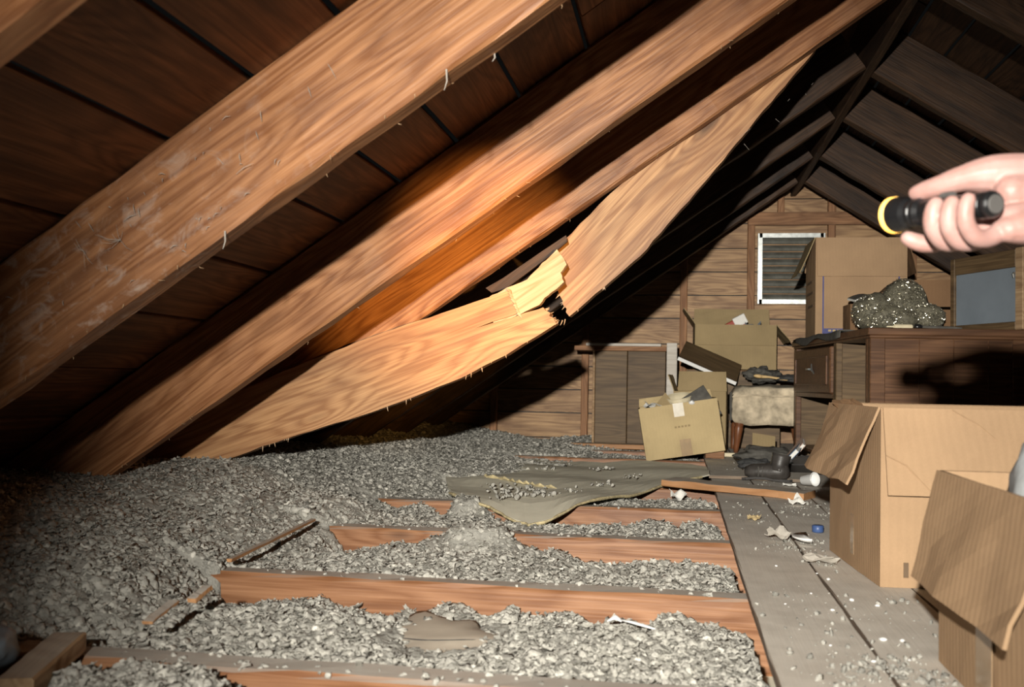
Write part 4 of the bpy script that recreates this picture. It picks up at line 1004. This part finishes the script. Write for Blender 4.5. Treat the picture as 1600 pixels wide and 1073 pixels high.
crumple('paper_scrap', 'yellowish crumpled paper scrap far along the nearest plank', (.225, 3.12, ZP + .005), (.035, .03), 33, 'cardpale', rz=.2, curl=.8)
crumple('paper_scrap', 'white curled paper at the end of the loose board', (.40, 3.55, ZP + .005), (.045, .04), 34, 'paper', rz=.7, curl=1.0)
fl_ = [(.30, 2.28), (.315, 2.22), (.28, 1.92), (.24, 1.66), (.33, 2.02), (.37, 1.98), (.26, 2.06), (.33, 1.72), (.36, 1.72), (.22, 2.35), (.20, 1.95), (.31, 2.5), (.29, 1.58), (.345, 1.60)]
base = None
for i, (x, y) in enumerate(fl_):
    if base is None: base = MB().blob((0, 0, 0), (.009, .007, .004), 6, .3, 2).build('plaster_flake', 'plastic', None, smooth=True); o = base
    else: o = base.copy(); C.objects.link(o)
    s_ = .30 + .5 * ((i * 37) % 10) / 10; o.scale = (s_, s_, s_); o.location = (x, y, ZP + .006); o.rotation_euler = (0, 0, i * 1.3)
    tag(o, 'small white plaster flake on the floor planks', 'flake', 'white flakes on the planks')

# ------------------------------------------------------------------ bits lying in the insulation
def stick(label, p, q, w_, t_, mat='stick', name='wood_lath', cat='lath'):
    p, q = Vector(p), Vector(q); d = q - p; o = MB().beam(d.length, w_, t_, 8, .001).build(name, mat); o.location = p
    o.rotation_euler = (0, -math.asin(d.z / d.length), math.atan2(d.y, d.x)); return tag(o, label, cat)
stick('thin wooden lath leaning between the second and third joists at the left', (-.945, 2.05, -.405), (-.985, 2.66, -.402), .012, .007)
stick('short brown wood chip in the insulation at the left', (-.79, 1.44, -.385), (-.80, 1.54, -.375), .016, .005, name='wood_chip', cat='chip')
stick('small brown wood chip beyond the larger one at the left', (-.80, 1.60, -.388), (-.80, 1.66, -.378), .016, .008, name='wood_chip', cat='chip')
stick('pale stub of wood beside the closest joist, bottom left corner', (-.93, 1.40, -.425), (-.865, 1.18, -.428), .05, .03, 'lightwood', name='wood_stub', cat='wood stub')
stick('dark twig in the insulation near the bottom edge', (-.125, 1.66, -.462), (-.045, 1.56, -.458), .006, .005, 'stud', name='twig', cat='twig')
stick('short dark twig in the insulation by the torn paper', (-.17, 1.76, -.458), (-.145, 1.70, -.455), .005, .005, 'stud', name='twig', cat='twig')
o = MB().blob((0, 0, 0), (.05, .05, .03), 19, .3, 3).build('blue_rag', 'mirror', None, smooth=True); place(o, (-.955, 1.27, -.39)); tag(o, 'small blue grey rag at the bottom left corner', 'rag')
# torn beige paper sheet in the first bay
tp = tag(empty('torn_paper_sheet', (-.42, 1.80, -.477), (R_(2), 0, 0)), 'torn beige paper sheet half buried between the first two joists', 'paper')
def strip(pts_a, pts_b, n=8):
    P = []
    for i in range(n):
        t = i / (n - 1) * (len(pts_a) - 1); k_ = min(int(t), len(pts_a) - 2); f_ = t - k_
        a = Vector(pts_a[k_]).lerp(Vector(pts_a[k_ + 1]), f_); b_ = Vector(pts_b[k_]).lerp(Vector(pts_b[k_ + 1]), f_)
        P.append([a.lerp(b_, j / 5) + Vector((0, 0, .010 * math.sin(math.pi * j / 5) + .002 * math.sin(i * 2.1 + j))) for j in range(6)])
    return P
P = []
for i in range(15):
    row = []
    for j in range(17):
        u, v = i / 14 * 2 - 1, j / 16 * 2 - 1; k_ = 1 + .14 * math.sin(3 * math.atan2(v, u) + 1) + .10 * math.sin(7 * math.atan2(v, u)) + .05 * math.sin(13 * math.atan2(v, u))
        z = .006 - .012 * (u * u + v * v) + .003 * math.sin(u * 3 + v * 2)
        z += .004 * max(0, 1 - abs(v + .1 - .25 * u * u) * 5) + .004 * max(0, 1 - abs(v + .55 - .2 * u * u) * 6)
        row.append((u * .125 * k_ * math.sqrt(1 - .35 * v * v) - .03 * v, v * .185 * k_ * math.sqrt(1 - .3 * u * u), z))
    P.append(row)
MB().slab(P, (0, 0, -.003)).build('sheet', 'plaster', tp, smooth=True)
mb = MB()
for v0, q_ in ((-.1, .25), (-.55, .2)):
    pts = []
    for i in range(9):
        u = -.85 + i * .2; v = v0 - .055 + q_ * u * u - .0; pts.append((u * .105 - .03 * v, v * .185, .006 - .012 * (u * u + v * v) + .003 * math.sin(u * 3 + v * 2) + .004))
    mb.tube(pts, [.0006, .0014, .0018, .0016, .0018, .0013, .0016, .0012, .0005], 5, .6)
mb.build('dark_torn_rim', 'gap', tp)
wp = tag(empty('plastic_strip', (-.08, 1.91, -.455), (0, 0, -.15)), 'white plastic strip lying in the insulation before the second joist', 'plastic strip')
MB().tube([(-.05, 0, .002), (-.035, .006, .010), (-.022, .004, .004)], [.003, .009, .004], 7, .5).build('wide_end', 'plastic', wp, smooth=True); MB().tube([(-.024, .004, .006), (.0, -.006, .006), (.03, -.016, .003), (.05, -.02, .0)], [.003, .0045, .004, .002], 7, .6).build('tail', 'plastic', wp, smooth=True)

# ------------------------------------------------------------------ cobwebs
r = random.Random(33); mb = MB()
for i in range(40):   # dusty flecks and threads on the face of the nearest rafter
    x = r.gauss(-.88, .13); s_ = r.uniform(.02, .21); zb = .80 + TL * x; p = Vector((x, 1.655, zb + s_))
    d = Vector((r.gauss(.3, .6), -.08, r.gauss(.3, .6))).normalized(); l = r.uniform(.004, .02) * (2.2 if r.random() < .12 else 1)
    mb.tube([p, p + d * l * .5 + Vector((0, -.003, .002)), p + d * l], [.0003, .0007, .0002], 4)
for cxw, czw, n_ in ((-.99, .235, 9), (-1.06, .215, 5)):
    for i in range(n_):
        a = r.uniform(0, 6.28); l = r.uniform(.012, .05); p = Vector((cxw, 1.648, czw)); q = p + Vector((math.cos(a) * l, r.uniform(-.012, .012), math.sin(a) * l * .7))
        mb.tube([p, (p + q) / 2 + Vector((0, 0, -.004)), q], [.0004, .0003, .0002], 4)
o = mb.build('cobweb', 'web'); tag(o, 'dusty cobweb flecks on the nearest whole rafter', 'cobweb', kind='stuff')
mb = MB()
for (x, y, z, l) in ((-.40, 1.655, .52, .030), (-.18, 1.655, .672, .02), (-.795, 1.657, .245, .026), (-.33, 1.72, .57, .012)):
    mb.tube([(x, y, z + .006), (x + .002, y - .002, z - l * .5), (x - .003, y, z - l)], [.0016, .0013, .0005], 5)
for k_ in range(6):
    x = r.uniform(.15, .42); y = 3.365; z = .80 + TL * x - .10 - r.random() * .05; q = Vector((x, y, z)); mb.tube([q, q + Vector((r.uniform(-.04, .04), .0, r.uniform(-.03, .04)))], [.0004, .0003], 4)
o = mb.build('cobweb', 'web'); tag(o, 'pale dust threads dangling from the rafter undersides', 'cobweb', kind='stuff')

# ------------------------------------------------------------------ flashlight and the hand holding it
T0 = Vector((.323, 1.11, .192)); T1 = Vector((.246, 1.247, .203)); tv = (T1 - T0).normalized(); TLn = (T1 - T0).length
sv = Vector((-tv.y, tv.x, 0)).normalized() * 1.0; sv = -Vector((tv.y, -tv.x, 0)).normalized(); zv = sv.cross(tv).normalized()
if zv.z < 0: zv = -zv
def hp(t, s, z): return T0 + tv * t + sv * s + zv * z
fl_root = tag(empty('flashlight', T0), 'black metal flashlight in the hand, its lens ring glowing yellow', 'flashlight')
fl_root.rotation_euler = tv.to_track_quat('Z', 'Y').to_euler()
MB().lathe([(.0120, .020), (.0140, .021), (.0140, .030), (.0132, .032), (.0132, .034), (.0140, .036), (.0140, .070), (.0132, .072), (.0140, .074), (.0140, .098), (.0128, .100), (.0128, .104)], 28).build('barrel', 'black', fl_root, smooth=False)
MB().lathe([(.0118, .0005), (.0138, .003), (.0148, .006), (.0148, .011), (.0136, .012), (.0148, .013), (.0148, .019), (.0120, .0215)], 28).build('tail_cap', 'black', fl_root)
MB().lathe([(.0095, -.0008), (.0100, .0), (.0108, .0012), (.0108, .003)], 24).build('tail_button', 'rubber', fl_root)
MB().lathe([(.0128, .102), (.0165, .107), (.0165, .112), (.0150, .1135), (.0165, .115), (.0165, .120), (.0150, .1215), (.0185, .127), (.0205, .138), (.0210, .1475)], 30).build('head', 'black', fl_root)
MB().lathe([(.0207, .1475), (.0214, .1480), (.0214, .1545), (.0190, .1565), (.0188, .1480)], 30).build('glow_ring', 'glow', fl_root)
MB().lathe([(.0188, .1530), (.0188, .1540), (.002, .1542)], 30).build('lens', 'glow', fl_root)
MB().tube([(.0, .0145, .060), (.0, .0155, .064), (.0, .0155, .074), (0, .0145, .078)], .004, 8).build('switch', 'rubber', fl_root)
torch = spot('flashlight_beam', T0 + tv * (TLn + .012), (-.74, 3.3, .34), 330, (1.0, .50, .12), 26, 1.0, .012)

mb = MB()
def chain(pts, rad, n=12, sub=4):
    P = [hp(*p) for p in pts]; out = []; ro = []
    for i in range(len(P) - 1):
        p0, p1, p2, p3 = P[max(i - 1, 0)], P[i], P[i + 1], P[min(i + 2, len(P) - 1)]
        for k_ in range(sub):
            t = k_ / sub
            out.append(.5 * ((2 * p1) + (p2 - p0) * t + (2 * p0 - 5 * p1 + 4 * p2 - p3) * t * t + (3 * p1 - p0 - 3 * p2 + p3) * t ** 3)); ro.append(rad[i] * (1 - t) + rad[i + 1] * t)
    out.append(P[-1]); ro.append(rad[-1])
    mb.tube(out, ro, n)
    d = (out[-1] - out[-2]).normalized()   # rounded ends
    mb.blob(out[-1], (ro[-1],) * 3, 0, 0, 2); mb.blob(out[0], (ro[0],) * 3, 0, 0, 2)
for t, sh_ in ((.064, 0), (.0405, .0008), (.0175, -.001)):   # middle, ring, little finger
    q = .0108 if t > .02 else .0098
    chain([(t * .9 + .004, -.040, -.006), (t, -.030, -.020), (t, -.014, -.0335 - sh_), (t - .001, .008, -.0355 - sh_), (t - .002, .0235, -.022 - sh_), (t - .003, .0262, -.006 - sh_), (t - .004, .0240, .003 - sh_)], [q * 1.15, q * 1.12, q * 1.06, q * 1.02, q * .98, q * .92, q * .80])
chain([(.080, -.042, -.002), (.086, -.032, -.018), (.092, -.018, -.032), (.0985, .0, -.0365), (.104, .012, -.034), (.107, .018, -.031)], [.0125, .0122, .0112, .0104, .0098, .0086])   # index
chain([(.030, -.118, .034), (.042, -.075, .040), (.055, -.045, .041), (.072, -.022, .036), (.090, -.009, .029), (.106, -.002, .0245), (.117, .001, .0225)], [.029, .026, .0215, .0150, .0124, .0112, .0090])   # thumb and its root
for (a, b_, ra) in (((.080, -.040, -.004), (.036, -.125, .022), .0165), ((.060, -.040, -.006), (.030, -.125, .016), .0175), ((.038, -.040, -.008), (.024, -.125, .010), .0175), ((.018, -.038, -.012), (.018, -.125, .004), .0170)):
    m_ = tuple((x + y) / 2 for x, y in zip(a, b_)); chain([a, m_, b_], [ra * .95, ra * 1.15, ra * 1.15], 12, 3)
chain([(.010, -.030, -.024), (.006, -.055, -.018), (.012, -.090, -.004), (.020, -.13, .008)], [.0145, .021, .024, .025])   # heel of the hand
chain([(.030, -.050, .020), (.030, -.080, .020), (.028, -.12, .020)], [.018, .024, .028])
W0 = hp(.026, -.12, .016)
fa = [W0, W0 + Vector((.035, .004, .003)), Vector((.50, 1.205, .222)), Vector((.60, 1.17, .205)), Vector((.74, 1.10, .17)), Vector((.86, 1.03, .13))]
mb.tube(fa, [.033, .031, .030, .036, .041, .042], 18, 1.12)
me = bpy.data.meshes.new('hand'); me.from_pydata(mb.v, [], mb.f)
tmp = bpy.data.objects.new('tmp_hand', me); C.objects.link(tmp)
md = tmp.modifiers.new('r', 'REMESH'); md.mode = 'VOXEL'; md.voxel_size = .0017; md.use_smooth_shade = True
md = tmp.modifiers.new('s', 'SMOOTH'); md.factor = .5; md.iterations = 5
dg = bpy.context.evaluated_depsgraph_get(); dg.update(); hm = bpy.data.meshes.new_from_object(tmp.evaluated_get(dg)); bpy.data.objects.remove(tmp)
hm.polygons.foreach_set('use_smooth', [True] * len(hm.polygons)); hm.name = 'arm'
pr = tag(empty('person', (.86, 1.03, .13)), 'bare right hand reaching in from the right edge, gripping the black flashlight', 'person')
o = link('arm', hm, 'skin', pr); o.location = (-.86, -1.03, -.13)
mb = MB(); mb.tube([Vector((.70, 1.12, .18)) - Vector((.86, 1.03, .13)), Vector((.74, 1.10, .17)) - Vector((.86, 1.03, .13)), Vector((.86, 1.03, .13)) - Vector((.86, 1.03, .13)), Vector((.20, -.10, -.07))], [.050, .052, .058, .066], 18, 1.1)
mb.build('sleeve', 'cloth', pr, smooth=True)
